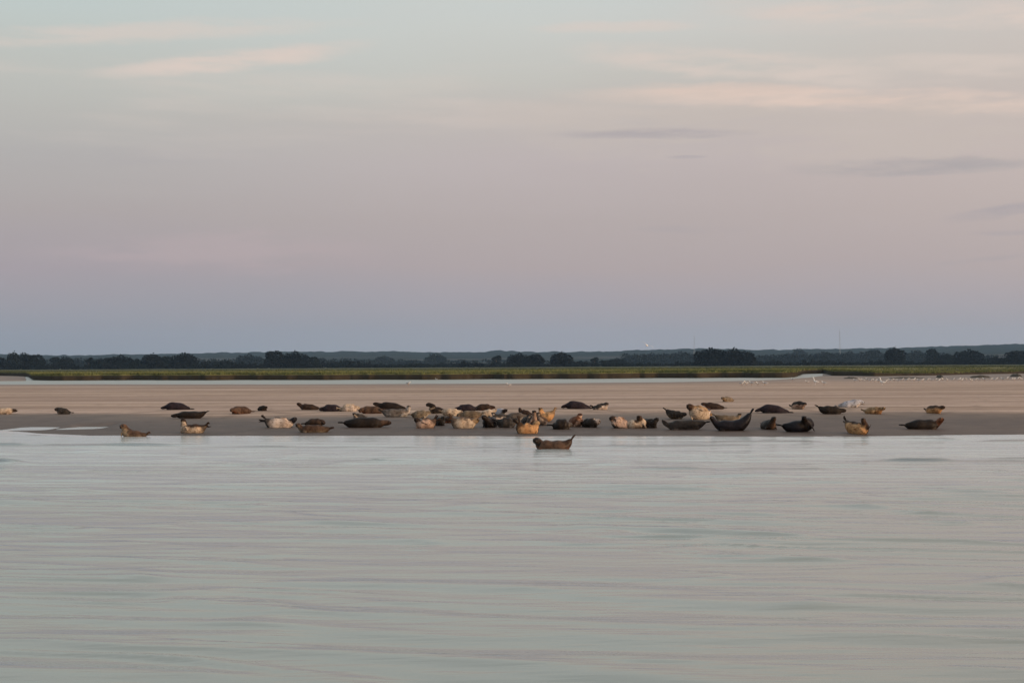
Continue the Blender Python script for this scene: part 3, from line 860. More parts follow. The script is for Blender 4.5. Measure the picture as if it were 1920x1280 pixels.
def seal(base, pts, R, back, belly, label, roll=0, head=None, headr=1.0, wet=0.3, fl=1, hf=1.0, z0=None, wave=0):
    """base = (px, py) of the ground contact; pts = body axis from nose to tail tip as (px, py[, metres further away])"""
    g = sand_hit(*base) if z0 is None else on_z(base[0], base[1], 0.0)
    P = []
    for p in pts:
        d = p[2] if len(p) > 2 else 0.0
        q = at_y(p[0], p[1], g.y)                       # where the point is seen over the seal's own line
        P.append((q.x - g.x, d, q.z - g.z))             # then swung back or forward on the sand
    mpp = g.y / F * 1.24
    P = np.array(P); Rm = R * mpp
    S, L = catmull(P, 90)
    Lt = L[-1]; u = L / Lt
    # resample
    uu = np.concatenate([np.linspace(0, .16, 12), np.linspace(.19, 1, 26)])
    S = np.stack([np.interp(uu, u, S[:, k]) for k in range(3)], 1)
    # head length stays natural on foreshortened bodies
    rad = np.interp(uu, U, RR) * Rm
    rad = rad * (1 + .10 * np.sin(np.clip((uu - .2) / .65, 0, 1) * math.pi * 2) ** 2)   # fuller shoulders and hips
    S[:, 2] -= .22 * Rm * sstep(rad / Rm, .3, .9)                                     # weight settles into the sand
    hmask = 1 - sstep(uu, .14, .24)
    rad = rad * (1 + (headr - 1) * hmask)
    Tn = np.gradient(S, axis=0); Tn /= np.linalg.norm(Tn, axis=1)[:, None]
    rings = []; bel = []; sid = []
    rollr = math.radians(-roll)
    for i in range(len(uu)):
        tt = Tn[i]; up = np.array([0, 0, 1.0]); up = up - tt * up.dot(tt)
        if np.linalg.norm(up) < .35:
            up = up + np.array([0, 1.0, 0]) * .6; up = up - tt * up.dot(tt)
        up /= np.linalg.norm(up); s = np.cross(tt, up)
        f = sstep(uu[i], .10, .30)                       # the head stays upright when the body rolls over
        rr_ = rollr * float(f if abs(roll) < 200 else 1)
        cr, sr = math.cos(rr_), math.sin(rr_)
        b_up = up * cr + s * sr; b_s = s * cr - up * sr
        bel.append(-b_up); sid.append(b_s)
        fl_ = 1.0 + .12 * sstep(uu[i], .25, .5) * (1 - sstep(uu[i], .75, .95))
        ring = []
        for k in range(18):
            a = 2 * math.pi * k / 18
            ring.append(S[i] + b_s * math.cos(a) * rad[i] * fl_ + b_up * math.sin(a) * rad[i] * (.96 if math.sin(a) > 0 else .9))
        rings.append(ring)
    bel = np.array(bel); sid = np.array(sid)
    V, Fc = loft(rings)
    nb = len(V)

    def add(v, f):
        k = len(V); V.extend(v); Fc.extend([[q + k for q in ff] for ff in f])

    def flipper(org, d, wdir, length, w0, w1, th, digits):
        d = d / np.linalg.norm(d); wdir = wdir - d * wdir.dot(d); wdir /= np.linalg.norm(wdir); nrm = np.cross(d, wdir)
        rs = []
        for j in range(7):
            f = j / 6
            w = w0 + (w1 - w0) * f; w = w * (1 if f < .9 else .8); t_ = th * (1 - .6 * f)
            c = org + d * length * f
            ring = []
            for k in range(12):
                a = 2 * math.pi * k / 12; x = math.cos(a)
                ext = length * digits * .12 * f ** 3 * math.cos(x * 7.0)
                ring.append(c + wdir * x * w + nrm * math.sin(a) * t_ + d * ext)
            rs.append(ring)
        v, f = loft(rs); add(v, f)
    hfl = 0.24 * hf * (Rm / .22)
    tt = Tn[-1]; tb = -bel[-1]; ts = sid[-1]
    for sg in (-1, 1):
        d = tt + ts * sg * .30 + tb * .05
        flipper(S[-1] - tt * .05 + ts * sg * rad[-1] * .5, d, ts * 1.0 + tb * .55 * sg, hfl, .035, .085 * hf * (Rm / .22), .020, 1.0)
    if fl:
        i = int(np.argmin(abs(uu - .30)))
        for sg in (-1, 1):
            org = S[i] + sid[i] * sg * rad[i] * .85 + bel[i] * rad[i] * .45
            d = Tn[i] * .9 + sid[i] * sg * .40 + bel[i] * .45
            if wave == sg: d = np.array([.55 * wave, -.1, .9])
            flipper(org, d, Tn[i] * -.2 + bel[i] * 1.0, .24 * (Rm / .22), .055, .05, .020, .6)
    me = bpy.data.meshes.new('body')
    me.from_pydata([tuple(v) for v in V], [], Fc); me.update()
    tmp = bpy.data.objects.new('tmp', me); COL.objects.link(tmp)
    md = tmp.modifiers.new('r', 'REMESH'); md.mode = 'VOXEL'; md.voxel_size = 0.021; md.use_smooth_shade = True
    sm = tmp.modifiers.new('s', 'SMOOTH'); sm.iterations = 3; sm.factor = .5
    dg = bpy.context.evaluated_depsgraph_get()
    me2 = bpy.data.meshes.new_from_object(tmp.evaluated_get(dg))
    bpy.data.objects.remove(tmp); bpy.data.meshes.remove(me)
    n = len(me2.vertices); co = np.empty(n * 3, np.float32); me2.vertices.foreach_get('co', co); co = co.reshape(-1, 3).astype(float)
    # settle on the sand: the belly spreads a little where it touches
    gz = (sand_z(co[:, 0] + g.x, co[:, 1] + g.y) - g.z) if z0 is None else np.full(n, -0.05)
    pen = np.maximum(gz - co[:, 2], 0)
    co[:, 2] = np.maximum(co[:, 2], gz - 0.012 - 0.10 * pen)
    d2 = ((co[:, None, :] - S[None]) ** 2).sum(-1); ni = d2.argmin(1)
    rv = co - S[ni]; rl = np.linalg.norm(rv, axis=1) + 1e-6
    cb = (rv * bel[ni]).sum(1) / rl
    uv = uu[ni]
    nz = fbm(co[:, 0] * 9 + base[0], co[:, 2] * 9 + co[:, 1] * 5, 3, 3)
    w = sstep(cb + (nz - .5) * .6, .22, .72)[:, None]
    cbk = np.array(C[back]); cbl = np.array(C[belly])
    colr = cbk * (1 - w) + cbl * w
    hc = np.array(C[head]) if head else None
    if hc is not None:
        hw = (1 - sstep(uv, .15, .24))[:, None]; colr = colr * (1 - hw) + hc * hw
    tw = sstep(uv, .80, .92)[:, None] * .9; colr = colr * (1 - tw) + cbk * .7 * tw       # flippers darker
    # muzzle, nostrils
    nose = S[0]; dn = np.linalg.norm(co - nose, axis=1)
    k = (1 - sstep(dn, .035, .06))[:, None] * .8; colr = colr * (1 - k) + np.array([.015, .012, .011]) * k
    ie = int(np.argmin(abs(uu - .055))); hr_ = rad[ie]
    eyes = [S[ie] + sid[ie] * sg * hr_ * .80 - bel[ie] * hr_ * .52 for sg in (-1, 1)]
    for e in eyes:
        k = (1 - sstep(np.linalg.norm(co - e, axis=1), .022, .042))[:, None] * .75; colr = colr * (1 - k) + np.array([.02, .016, .014]) * k
    # bring in the two eyeballs as part of the same mesh
    EV = []; EF = []
    for e in eyes:
        kk = n + len(EV); rs = 0.020
        for i in range(5):
            ph = math.pi * (i + .5) / 5
            for j in range(8):
                th = 2 * math.pi * j / 8; EV.append(e + rs * np.array([math.sin(ph) * math.cos(th), math.sin(ph) * math.sin(th), math.cos(ph)]))
        for i in range(4):
            for j in range(8): EF.append([kk + i * 8 + j, kk + i * 8 + (j + 1) % 8, kk + (i + 1) * 8 + (j + 1) % 8, kk + (i + 1) * 8 + j])
        EF.append([kk + j for j in range(8)]); EF.append([kk + 32 + j for j in range(8)][::-1])
    faces = [list(p.vertices) for p in me2.polygons]
    fin = bpy.data.meshes.new('seal')
    fin.from_pydata([tuple(c) for c in co] + [tuple(v) for v in EV], [], faces + EF); fin.update()
    fin.polygons.foreach_set('use_smooth', np.ones(len(fin.polygons), bool))
    mi = np.zeros(len(fin.polygons), np.int32); mi[len(faces):] = 1
    fin.materials.append(m_coat); fin.materials.append(m_eye); fin.polygons.foreach_set('material_index', mi)
    ac = fin.color_attributes.new('coat', 'FLOAT_COLOR', 'POINT')
    full = np.ones((len(fin.vertices), 4), np.float32); full[:n, :3] = colr; full[n:, :3] = .01
    ac.data.foreach_set('color', full.ravel())
    fattr(fin, 'wetcoat', np.full(len(fin.vertices), wet))
    bpy.data.meshes.remove(me2)
    o = bpy.data.objects.new('seal', fin); COL.objects.link(o); o.location = g
    tag(o, label, 'seal', 'seals hauled out on the sandbank')
    return o


SEALS = [
    # --- left part
    ((12, 776), [(33, 770), (27, 769), (18, 769), (4, 770), (-14, 772)], 5.6, 'cream', 'pale', 'cream seal with dark head lying at the left edge of the photo', dict(head='dbrown')),
    ((116, 776), [(104, 769, -.1), (108, 766), (115, 769), (124, 771), (132, 773)], 5.5, 'dgrey', 'grey', 'small dark grey seal lying alone near the left edge', {}),
    ((328, 768), [(301, 765), (306, 764), (318, 760.5), (330, 760.5), (343, 763), (356, 766)], 7, 'pur', 'dgrey', 'dark humped seal behind the black seal with raised tail at left', dict(headr=.8)),
    ((350, 784), [(320, 779.5), (326, 779), (338, 777), (356, 777), (372, 776.5), (386, 772.5)], 6.6, 'char', 'dbrown', 'long black seal lying with tail raised at left', dict(wet=.8)),
    ((252, 820), [(229, 801, -.25), (234, 799, -.1), (238, 808), (247, 813), (262, 815), (275, 814)], 8, 'brown', 'olive', 'leftmost seal at the water edge, brown with head held up', dict(wet=.7, headr=1.2, roll=30)),
    ((356, 811), [(341, 788, -.1), (344, 789), (346, 798), (355, 804), (370, 803), (386, 799)], 8.3, 'dbrown', 'cream', 'upright dark headed seal with pale chest near the water at left', dict(wet=.5, roll=55, headr=1.05)),
    ((446, 776), [(436, 770, -.4), (438, 767.5, -.2), (445, 768, .2), (455, 769, .6), (464, 772, .9)], 7, 'brown', 'rust', 'rounded brown seal beside a small dark one at left', {}),
    ((491, 770), [(502, 763.5), (497, 763.5), (490, 765.5, .2), (482, 767.5, .4)], 5, 'char', 'dbrown', 'small black seal lying right of the rounded brown seal', dict(hf=.7)),
    ((526, 801), [(557, 784), (552, 786), (543, 791), (528, 792), (511, 791.5), (497, 787)], 9.3, 'char', 'pale', 'seal on its side showing white belly, dark head right and dark tail left', dict(roll=-105, head='ink', wet=.5)),
    ((588, 798), [(608, 795, -.1), (604, 790), (596, 791), (583, 792), (572, 794)], 7.5, 'dbrown', 'grey', 'hunched dark brown seal behind the mottled brown seal', {}),
    ((585, 810), [(557, 797, -.15), (560, 797), (567, 803), (583, 803.5), (600, 804), (619, 803)], 7.6, 'brown', 'olive', 'mottled brown seal with curled up head in front of the hunched one', dict(wet=.5, roll=20, headr=1.1)),
    ((578, 768), [(556, 757), (560, 757.5), (567, 761), (580, 762.5), (598, 765)], 5.6, 'dbrown', 'brown', 'dark seal lifting its head at the back, left of the dark purple seal', dict(headr=1.15)),
    ((620, 771), [(598, 768), (603, 766.5), (614, 764.5), (628, 765), (642, 767)], 7, 'pur', 'dgrey', 'dark purple grey seal touching the white seal', {}),
    ((655, 771), [(675, 766), (669, 764), (660, 764), (648, 764.5), (639, 767)], 7, 'cream', 'pale', 'white mottled seal lying at the back right of the purple grey one', dict(roll=-60)),
    ((698, 775), [(675, 771, -.3), (679, 767.5, -.1), (690, 767.5), (704, 768), (719, 770)], 7, 'brown', 'rust', 'brown seal lying in front of the dark tapered seal', {}),
    ((722, 767), [(699, 757), (704, 757), (716, 759.5), (730, 760), (746, 763), (760, 765.5)], 6.8, 'char', 'brown', 'dark seal tapering to the right, farthest back of the left centre group', {}),
    ((752, 781), [(766, 761, -.1), (766, 764), (763, 771), (748, 774), (733, 773.5), (716, 770.5)], 7.6, 'grey', 'lgrey', 'long grey seal whose small head looks up over its back', dict(roll=-25, headr=.95)),
    ((790, 783), [(808, 774, .1), (803, 773, .05), (793, 774.5), (781, 776), (771, 777)], 6.5, 'olive', 'cream', 'olive grey seal lying between the long grey seal and the striped pale one', {}),
    ((668, 786), [(664, 776, -.2), (665, 776.5), (668, 780, .3), (674, 782, .7), (680, 783, 1.1)], 5, 'dgrey', 'pale', 'seal peeping over the back of the biggest dark seal', dict(headr=1.15)),
    ((690, 801), [(734, 793), (727, 792), (716, 792), (696, 791.5), (670, 791.5), (645, 792.5)], 9.8, 'char', 'dbrown', 'big nearly black seal lying flat with a brown head to the right', dict(head='brown', wet=.6)),
    # --- centre cluster, back
    ((812, 775), [(799, 760.5, -.05), (804, 758), (810, 760.5), (813, 767), (824, 769), (836, 771)], 6.2, 'char', 'olive', 'seal with hooked dark neck raised above the centre cluster', dict(headr=1.1)),
    ((848, 779), [(868, 773), (862, 772), (852, 771.5), (840, 771.5), (828, 771)], 6.8, 'cream', 'cream', 'plain cream seal lying in the middle row left of centre', {}),
    ((872, 771), [(850, 769), (856, 766.5), (868, 764.5), (880, 764), (893, 766)], 6.8, 'pur', 'dbrown', 'dark purplish seal left of the dark reddish one at the back', {}),
    ((910, 769), [(929, 764.5), (923, 763), (913, 762.5), (902, 763), (890, 765.5)], 6.0, 'dbrown', 'rust', 'dark reddish seal at the back behind the cluster', {}),
    ((884, 783), [(856, 780), (862, 777), (873, 776), (888, 776), (903, 775)], 6.8, 'olive', 'pink', 'pinkish brown seal lying behind the yellow bellied seal', {}),
    ((916, 781), [(932, 769), (928, 769), (920, 772), (908, 775.5), (898, 779)], 6.4, 'cream', 'cream', 'cream seal sloping up to the right in the cluster', {}),
    ((796, 802), [(779, 786, -.1), (782, 787), (788, 792), (797, 793), (808, 791), (816, 787)], 8.6, 'brown', 'pink', 'striped pale seal on its side left of the green grey one', dict(roll=75, head='dbrown', wet=.3)),
    ((823, 798), [(833, 782, -.1), (830, 784), (825, 789, .1), (820, 790, .6), (814, 790, 1.1)], 8, 'dgrey', 'dgrey', 'green grey seal wedged between the striped and the yellow bellied seal', dict(wet=.6)),
    ((842, 793), [(846, 781), (843, 784), (840, 786, .3), (834, 787, .8)], 5.6, 'dbrown', 'rust', 'small dark brown seal behind the left end of the yellow bellied seal', {}),
    ((870, 802), [(899, 788), (893, 788), (885, 790.5), (870, 792.5), (858, 791), (847, 786)], 9.4, 'brown', 'cream', 'yellowish bellied seal lying on its side left of the charcoal one', dict(roll=-85, head='tan', headr=1.0)),
    ((917, 801), [(905, 781, -.5), (909, 782, -.35), (916, 789, -.1), (920, 791, .5), (926, 790, 1.0)], 9.4, 'ink', 'char', 'charcoal seal with a small white patch at its lower right', dict(wet=.7, head='char')),
    ((926, 790), [(924, 774, -.1), (925, 776), (931, 782), (939, 783, .4), (946, 783, .9)], 6.6, 'dgrey', 'pale', 'seal with dark neck and white chest above the charcoal seal', dict(roll=40)),
    ((944, 779), [(951, 769, -.3), (948, 769, -.2), (942, 771, 0), (938, 772, .5), (934, 773, 1.0)], 6.4, 'blue', 'lgrey', 'blue grey round seal with small dark face in the cluster', dict(head='dbrown', headr=1.0)),
    ((953, 801), [(972, 787), (967, 788), (957, 790), (944, 791), (932, 789)], 9.2, 'dgrey', 'grey', 'dull dark grey seal lying left of the orange seal', dict(wet=.5)),
    ((984, 779), [(972, 765.5), (974, 766.5), (977, 771), (985, 773.5), (997, 776)], 5.4, 'dbrown', 'brown', 'dark brown seal with a raised head at the back of the cluster', dict(headr=1.15)),
    ((966, 787), [(990, 782), (984, 780), (974, 779), (960, 779.5), (948, 781)], 6.4, 'grey', 'lgrey', 'grey seal lying flat above the dull dark grey seal', {}),
    ((992, 794), [(992, 778, -.3), (992, 780, -.2), (990, 786, 0), (987, 788, .5), (982, 788, 1.0)], 6.3, 'dgrey', 'pale', 'seal showing a white throat just above the orange seal', dict(roll=20, headr=1.1)),
    ((1002, 797), [(1001, 771, -.35), (1001.5, 773, -.2), (1002, 782, 0), (1000, 788, .4), (996, 790, 1.1)], 6.6, 'dbrown', 'pink', 'tall upright dark headed seal in the centre of the cluster', dict(headr=1.15)),
    ((1012, 797), [(1009, 774, -.2), (1010, 776, -.1), (1014, 784, 0), (1018, 789, .4), (1020, 790, 1.0)], 6.2, 'brown', 'pale', 'upright seal with white chest right of the tall dark headed seal', dict(roll=20, headr=1.05)),
    ((1022, 790), [(1012, 766, -.1), (1014, 768), (1017, 777), (1024, 780), (1032, 776), (1039, 770)], 7.4, 'tan', 'orange', 'orange brown seal arched with tail raised to the right', dict(roll=30)),
    ((989, 812), [(1010, 794, .1), (1006, 793), (1000, 800), (989, 803), (978, 800), (972, 792)], 9.8, 'dbrown', 'orange', 'bright orange bellied seal lying on its side at the front of the cluster', dict(roll=-95, head='tan', headr=.95)),
    ((1052, 804), [(1073, 799), (1069, 796), (1062, 794.5), (1050, 794.5), (1036, 797)], 10, 'char', 'dgrey', 'round backed nearly black seal right of the orange seal', dict(wet=.8, head='grey', headr=.85)),
    ((1082, 800), [(1089, 777, -.1), (1087, 779), (1083, 786), (1081, 790, .4), (1076, 790, 1.0)], 9, 'rust', 'pink', 'reddish brown upright seal with pink chest', dict(roll=25)),
    ((1110, 801), [(1126, 792), (1122, 790.5), (1114, 791.5), (1105, 792.5, .2), (1092, 793, .4)], 8.8, 'char', 'dgrey', 'short black seal with a pale muzzle end right of the reddish brown one', dict(wet=.7, head='pale', headr=1.15)),
    # --- right of centre
    ((1078, 766), [(1052, 764), (1057, 761.5), (1068, 758.5), (1080, 758.5), (1094, 762), (1107, 764.5)], 7.3, 'pur', 'dbrown', 'dark peaked seal at the back right of centre', dict(headr=.8)),
    ((1131, 768), [(1139, 758, -.2), (1136, 757.5, -.1), (1131, 761), (1122, 763.5), (1112, 763)], 6.4, 'dgrey', 'pale', 'grey seal with pale right flank next to the dark peaked seal', dict(roll=-30, headr=1.15)),
    ((1160, 802), [(1145, 786, -.15), (1149, 784), (1157, 789), (1164, 794), (1176, 797), (1184, 799)], 9, 'dbrown', 'pink', 'dark seal with pinkish white side left of the cream seal', dict(roll=120)),
    ((1192, 802), [(1197, 781, -.25), (1198, 783, -.15), (1202, 791), (1194, 794), (1182, 794.5), (1172, 796)], 8.2, 'cream', 'cream', 'cream seal with dark raised head in the front row', dict(head='brown', headr=1.1)),
    ((1220, 802), [(1233, 785, -.1), (1230, 787), (1225, 792), (1217, 793, .3), (1206, 794, .7)], 8.4, 'char', 'dgrey', 'charcoal seal lifting its head right of the cream seal', dict(wet=.6, headr=1.0)),
    ((1268, 785), [(1288, 777), (1283, 776), (1275, 776.5), (1262, 775.5), (1249, 768.5)], 7, 'dgrey', 'olive', 'grey seal with tail lifted to the left in the middle row', {}),
    ((1306, 786), [(1288, 762, -.2), (1293, 762, -.1), (1303, 768), (1312, 773, .1), (1321, 777, .3), (1329, 781, .5)], 10.8, 'tan', 'cream', 'large yellow tan seal behind the long grey one', dict(roll=60, headr=1.0, head='brown')),
    ((1322, 785), [(1331, 768, -.1), (1329, 771), (1326, 777), (1321, 779, .4), (1314, 779, .9)], 6.4, 'blue', 'pale', 'pale blue grey seal between the yellow tan and the banana shaped seal', dict(headr=.95)),
    ((1336, 767), [(1314, 757.5), (1319, 757), (1330, 759), (1343, 761.5), (1358, 764)], 5.6, 'dbrown', 'rust', 'dark brown seal sloping right behind the yellow tan seal', {}),
    ((1358, 753), [(1352, 747, -.3), (1354, 746, -.2), (1360, 747.5), (1368, 749, .4), (1378, 750.5, .8)], 5.2, 'olive', 'tan', 'small tan seal lying farthest back of all', dict(hf=.7)),
    ((1285, 805), [(1241, 787, 0), (1245, 791, 0), (1253, 796), (1272, 796), (1294, 795.5), (1322, 792)], 9.2, 'dgrey', 'grey', 'long dark grey seal in the front row with head lifted at its left end', dict(wet=.6, headr=.85)),
    ((1364, 792), [(1388, 776, -.1), (1386, 778), (1381, 783), (1368, 785), (1352, 783), (1341, 779)], 6.8, 'olive', 'cream', 'pale olive seal lying behind the big banana shaped seal', {}),
    ((1370, 807), [(1331, 782, -.1), (1336, 785), (1345, 794), (1368, 797), (1386, 795), (1398, 786), (1407, 775)], 9.8, 'ink', 'char', 'big black banana shaped seal with tail curved up at right', dict(wet=.8, headr=.9)),
    ((1446, 774), [(1415, 771), (1420, 769), (1432, 765.5), (1448, 765.5), (1462, 769), (1479, 772.5)], 7.8, 'pur', 'dgrey', 'long low dark seal at the back, right of the banana shaped one', dict(headr=.75)),
    ((1503, 767), [(1510, 757, -.3), (1506, 757, -.15), (1501, 758.5, .2), (1496, 761, .6), (1492, 763, .9)], 6.6, 'char', 'pink', 'small seal at the back with dark left side and pinkish front', dict(roll=-40)),
    ((1560, 776), [(1587, 770), (1581, 769), (1571, 768.5), (1556, 767.5), (1544, 766.5), (1535, 763)], 7.2, 'char', 'dbrown', 'dark seal with blunt raised tail in front of the pale blue grey one', {}),
    ((1598, 763), [(1622, 757), (1615, 753.5), (1609, 753), (1598, 756), (1586, 758.5), (1572, 760.5)], 6.6, 'blue', 'pale', 'pale blue white seal tapering left at the back right', dict(wet=.2)),
    ((1644, 776), [(1655, 766, -.4), (1652, 765, -.25), (1645, 768), (1636, 770, .4), (1628, 771, .7)], 6.4, 'tan', 'orange', 'tan seal lying above the upright seal on the right', dict(roll=-30)),
    ((1758, 775), [(1767, 764, -.35), (1764, 763, -.2), (1758, 766), (1752, 768, .4), (1747, 770, .8)], 6.8, 'brown', 'orange', 'tan seal farthest right, behind the black seal at right', dict(roll=-50)),
    ((1446, 805), [(1449, 782, -.4), (1448, 785, -.25), (1446, 793, 0), (1444, 797, .5), (1442, 797, 1.1)], 8.8, 'dgrey', 'brown', 'small dark seal facing the camera with its head straight up', dict(headr=1.0, wet=.5)),
    ((1495, 809), [(1502, 781, -.5), (1505, 784, -.3), (1512, 793), (1499, 798), (1483, 798.5), (1467, 798)], 10.6, 'ink', 'char', 'blue black seal with head turned up right of the camera facing seal', dict(wet=.8, headr=.8)),
    ((1614, 814), [(1614, 784, -.3), (1616, 787, -.2), (1621, 797, 0), (1616, 803, .1), (1606, 801, .6), (1598, 792, 1.0)], 9.6, 'dbrown', 'orange', 'upright seal with bright orange belly at the water edge on the right', dict(roll=-80, head='brown', headr=.85, wet=.4, wave=1)),
    ((1733, 804), [(1767, 786, -.2), (1762, 787, -.1), (1756, 793), (1738, 795), (1718, 795.5), (1697, 797)], 9.4, 'char', 'dbrown', 'black seal with brown pink face at the far right of the front row', dict(head='rust', wet=.6, headr=1.05)),
]
for s in SEALS:
    seal(*s[:6], **s[6])


def SHADE_TRACKS(X, Y):
    """contact shade painted into the sand under each seal, and its wet drag track"""
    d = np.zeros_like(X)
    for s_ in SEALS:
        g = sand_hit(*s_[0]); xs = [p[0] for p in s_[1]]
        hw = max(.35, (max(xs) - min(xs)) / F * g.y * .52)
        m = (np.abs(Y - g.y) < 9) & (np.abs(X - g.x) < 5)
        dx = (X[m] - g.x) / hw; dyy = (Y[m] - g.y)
        d[m] = np.maximum(d[m], np.exp(-np.abs(dx) ** 3) * np.exp(-(np.abs(dyy + .05) / .42) ** 2) * .9)  # shade where the body meets the sand, put into the colour
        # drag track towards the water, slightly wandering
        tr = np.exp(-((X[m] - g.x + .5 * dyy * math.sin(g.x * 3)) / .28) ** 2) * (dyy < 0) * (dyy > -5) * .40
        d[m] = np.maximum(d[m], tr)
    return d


build_sand()
# the one in the shallow water in front of the bank
seal((1036, 842), [(1003, 827, -.2), (1007, 825), (1015, 832), (1032, 836), (1051, 835), (1064, 830), (1071, 824)], 11.0, 'brown', 'rust',
     'dark brown seal resting in the shallow water in front of the bank', wet=.9, z0=0, headr=1.0, head='char')

# ------------------------------------------------------------------ gulls
m_white, t, b = material('gull_white'); b.inputs['Base Color'].default_value = (0.66, 0.66, 0.65, 1); b.inputs['Roughness'].default_value = .8
m_gwing, t, b = material('gull_grey'); b.inputs['Base Color'].default_value = (0.32, 0.33, 0.35, 1); b.inputs['Roughness'].default_value = .8
m_beak, t, b = material('beak'); b.inputs['Base Color'].default_value = (0.55, 0.33, 0.05, 1)
m_leg, t, b = material('gull_leg'); b.inputs['Base Color'].default_value = (0.35, 0.22, 0.15, 1)


def sweep(path, radii, n=10, sq=(1, 1)):
    path = np.array(path, float); Tn = np.gradient(path, axis=0); Tn /= np.linalg.norm(Tn, axis=1)[:, None]
    rs = []
    for p, tt, r in zip(path, Tn, radii):
        up = np.array([0, 0, 1.]) - tt * tt[2]
        if np.linalg.norm(up) < .3: up = np.array([-1., 0, 0]) - tt * (-tt[0])
        up /= np.linalg.norm(up); s = np.cross(tt, up)
        rs.append([p + s * math.cos(2 * math.pi * k / n) * r * sq[0] + up * math.sin(2 * math.pi * k / n) * r * sq[1] for k in range(n)])
    return loft(rs)


def compose(name, pieces, mats):
    V = []; Fc = []; MI = []
    for (v, f), mi in pieces:
        k = len(V); V += [tuple(q) for q in v]; Fc += [[a + k for a in ff] for ff in f]; MI += [mi] * len(f)
    me = bpy.data.meshes.new(name); me.from_pydata(V, [], Fc); me.update()
    me.polygons.foreach_set('material_index', np.array(MI, np.int32)); me.polygons.foreach_set('use_smooth', np.ones(len(Fc), bool))
    for m in mats: me.materials.append(m)
    return me


def gull_mesh(neck=0.0):
    body = sweep([(.24, 0, .36 + neck), (.21, 0, .37 + neck), (.17, 0, .36 + neck), (.13, 0, .31 + neck * .6), (.08, 0, .26), (0, 0, .23), (-.10, 0, .22), (-.19, 0, .225), (-.27, 0, .23)],
                 [.018, .038, .045, .038, .065, .082, .075, .045, .02])
    beak = sweep([(.235, 0, .36 + neck), (.27, 0, .355 + neck), (.31, 0, .345 + neck)], [.016, .012, .004], 6)
    ws = [sweep([(.08, s * .075, .27), (0, s * .088, .265), (-.12, s * .07, .25), (-.25, s * .03, .245), (-.32, s * .01, .245)], [.02, .055, .05, .025, .006], 8, (.4, 1)) for s in (-1, 1)]
    lg = [sweep([(.01, s * .03, .16), (.0, s * .03, .08), (.005, s * .03, .0)], [.012, .009, .009], 5) for s in (-1, 1)]
    ft = [sweep([(-.01, s * .03, .008), (.05, s * .03, .006)], [.012, .022], 5, (1, .3)) for s in (-1, 1)]
    return compose('gull', [(body, 0), (beak, 2), (ws[0], 1), (ws[1], 1)] + [(x, 3) for x in lg + ft], [m_white, m_gwing, m_beak, m_leg])


gm = gull_mesh(); em = gull_mesh(.22)
em.materials.clear()
for m in (m_white, m_white, m_beak, m_leg): em.materials.append(m)
GULLS = [(766, 722.5), (818, 717), (954, 725), (1391, 723), (1399, 722), (1409, 722.5), (1421, 723), (1434, 723), (1486, 714), (1513, 719), (1545, 722.5), (1612, 715), (1618, 715),
         (1640, 716.5), (1647, 717), (1669, 716), (1691, 715), (1701, 715.5), (1714, 715), (1722, 716), (1747, 715), (1754, 714), (1767, 713.5), (1798, 715), (1803, 715.5),
         (1829, 714.5), (1836, 714.5), (1846, 714.5), (1858, 713.5), (1868, 713), (1880, 714), (1889, 712), (1897, 713), (1908, 712.5), (1915, 713),
         (1603, 716), (1626, 714), (1633, 716), (1661, 717.5), (1677, 715), (1684, 716), (1708, 714), (1730, 715.5), (1739, 714.5), (1760, 716), (1776, 715), (1787, 714), (1812, 714), (1821, 715.5), (1864, 714.5), (1902, 714)]
GULLS = GULLS[:11] + sorted(GULLS[11:])
gr_ = random.Random(4)
ORD = 'first second third fourth fifth sixth seventh eighth ninth tenth eleventh twelfth thirteenth fourteenth fifteenth sixteenth seventeenth eighteenth nineteenth twentieth twenty-first twenty-second twenty-third twenty-fourth twenty-fifth'.split()
ORD = ORD[:20] + ['twenty-' + o for o in ORD[:9]] + ['thirtieth'] + ['thirty-' + o for o in ORD[:9]] + ['fortieth'] + ['forty-' + o for o in ORD[:9]]
for i, (px, py) in enumerate(GULLS):
    p = sand_hit(px, py); p.z = max(p.z, -0.05)
    o = bpy.data.objects.new('gull', gm); COL.objects.link(o); o.location = p
    o.rotation_euler = (0, 0, gr_.choice([0, math.pi]) + gr_.uniform(-.9, .9)); s = gr_.uniform(.95, 1.2); o.scale = (s, s, s)
    if i == 0: lab = 'white gull alone on the far side of the bank, leftmost of all'
    elif i == 1: lab = 'white gull at the channel edge, second from the left'
    elif i == 2: lab = 'white gull at the channel edge near the middle of the photo'
    elif i < 8: lab = ORD[i - 3] + ' white gull from the left in the party left of the creek mouth'
    elif i < 11: lab = ORD[i - 8] + ' white gull from the left in front of the creek mouth'
    else: lab = ORD[i - 11] + ' white gull from the left in the row on the far right flat'
    tag(o, lab, 'gull', 'gulls standing along the far channel')
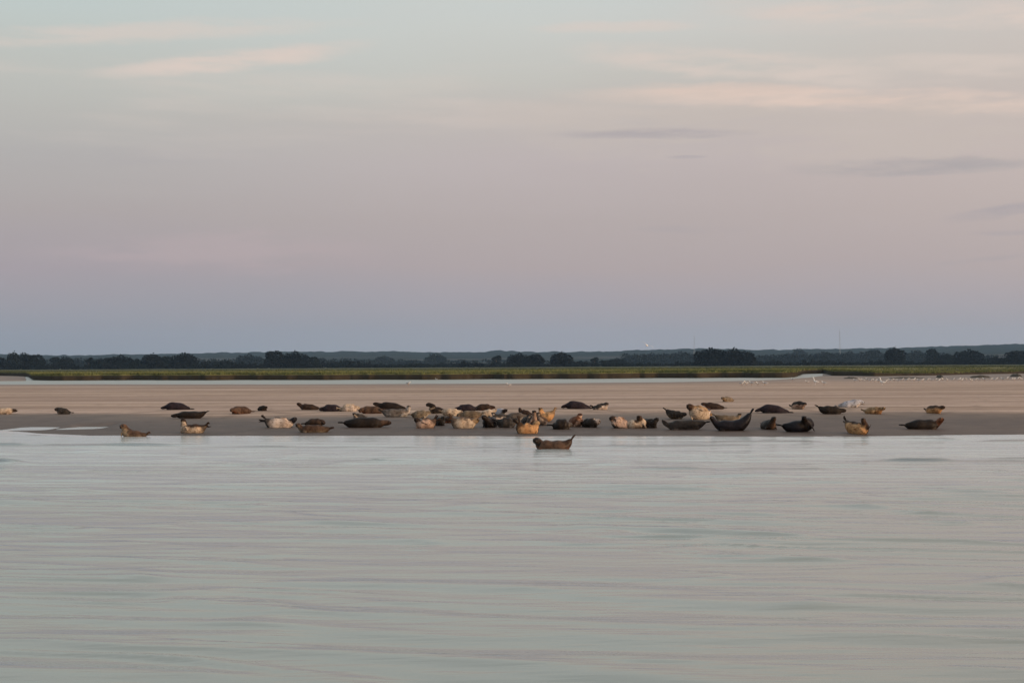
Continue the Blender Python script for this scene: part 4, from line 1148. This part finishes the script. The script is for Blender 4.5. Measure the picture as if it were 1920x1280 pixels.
for (px, py, lab) in ((1529, 721, 'tall white egret standing at the creek mouth'), (1654, 722, 'tall white egret standing among the gulls on the right flat')):
    p = sand_hit(px, py); o = bpy.data.objects.new('egret', em); COL.objects.link(o); o.location = (p.x, p.y, max(p.z, -.05)); o.scale = (1.3,) * 3
    o.rotation_euler = (0, 0, 2.6)
    tag(o, lab, 'egret', 'egrets on the far shore')
# flying gull
fb = sweep([(.24, 0, .02), (.2, 0, .03), (.14, 0, .02), (.05, 0, 0), (-.08, 0, 0), (-.2, 0, .01), (-.28, 0, .015)], [.015, .035, .04, .075, .07, .035, .03])
fw_ = [sweep([(.08, s * .05, .03), (.1, s * .22, .10), (.06, s * .40, .12), (-.06, s * .62, .06)], [.07, .06, .05, .008], 8, (1, .16)) for s in (-1, 1)]
bk_ = sweep([(.235, 0, .02), (.3, 0, .01)], [.014, .003], 5)
fm = compose('flying_gull', [(fb, 0), (fw_[0], 0), (fw_[1], 0), (bk_, 2)], [m_white, m_gwing, m_beak])
o = bpy.data.objects.new('gull', fm); COL.objects.link(o); o.location = at_y(1213, 647.5, 140); o.rotation_euler = (math.radians(25), .1, 1.2); o.scale = (1.15,) * 3
tag(o, 'bright white gull flying low above the tree line', 'gull')

# ------------------------------------------------------------------ haze
m_haze = bpy.data.materials.new('haze'); m_haze.use_nodes = True
t = NT(m_haze.node_tree); t.n.clear()
pv = t.new('ShaderNodeVolumePrincipled'); pv.inputs['Color'].default_value = (0.42, 0.68, 1.0, 1); pv.inputs['Density'].default_value = 6.0e-5
pv.inputs['Anisotropy'].default_value = 0.0
ou = t.new('ShaderNodeOutputMaterial'); t.l.new(pv.outputs[0], ou.inputs['Volume'])
x, y0, y1, z0, z1 = 4100, -260, 7200, -2.0, 170
V = [(sx_ * x, yy, zz) for zz in (z0, z1) for yy in (y0, y1) for sx_ in (-1, 1)]
Q = [(0, 2, 3, 1), (4, 5, 7, 6), (0, 1, 5, 4), (2, 6, 7, 3), (0, 4, 6, 2), (1, 3, 7, 5)]
tag(obj('haze', mesh_np('haze', V, Q, False), m_haze), kind='stuff')
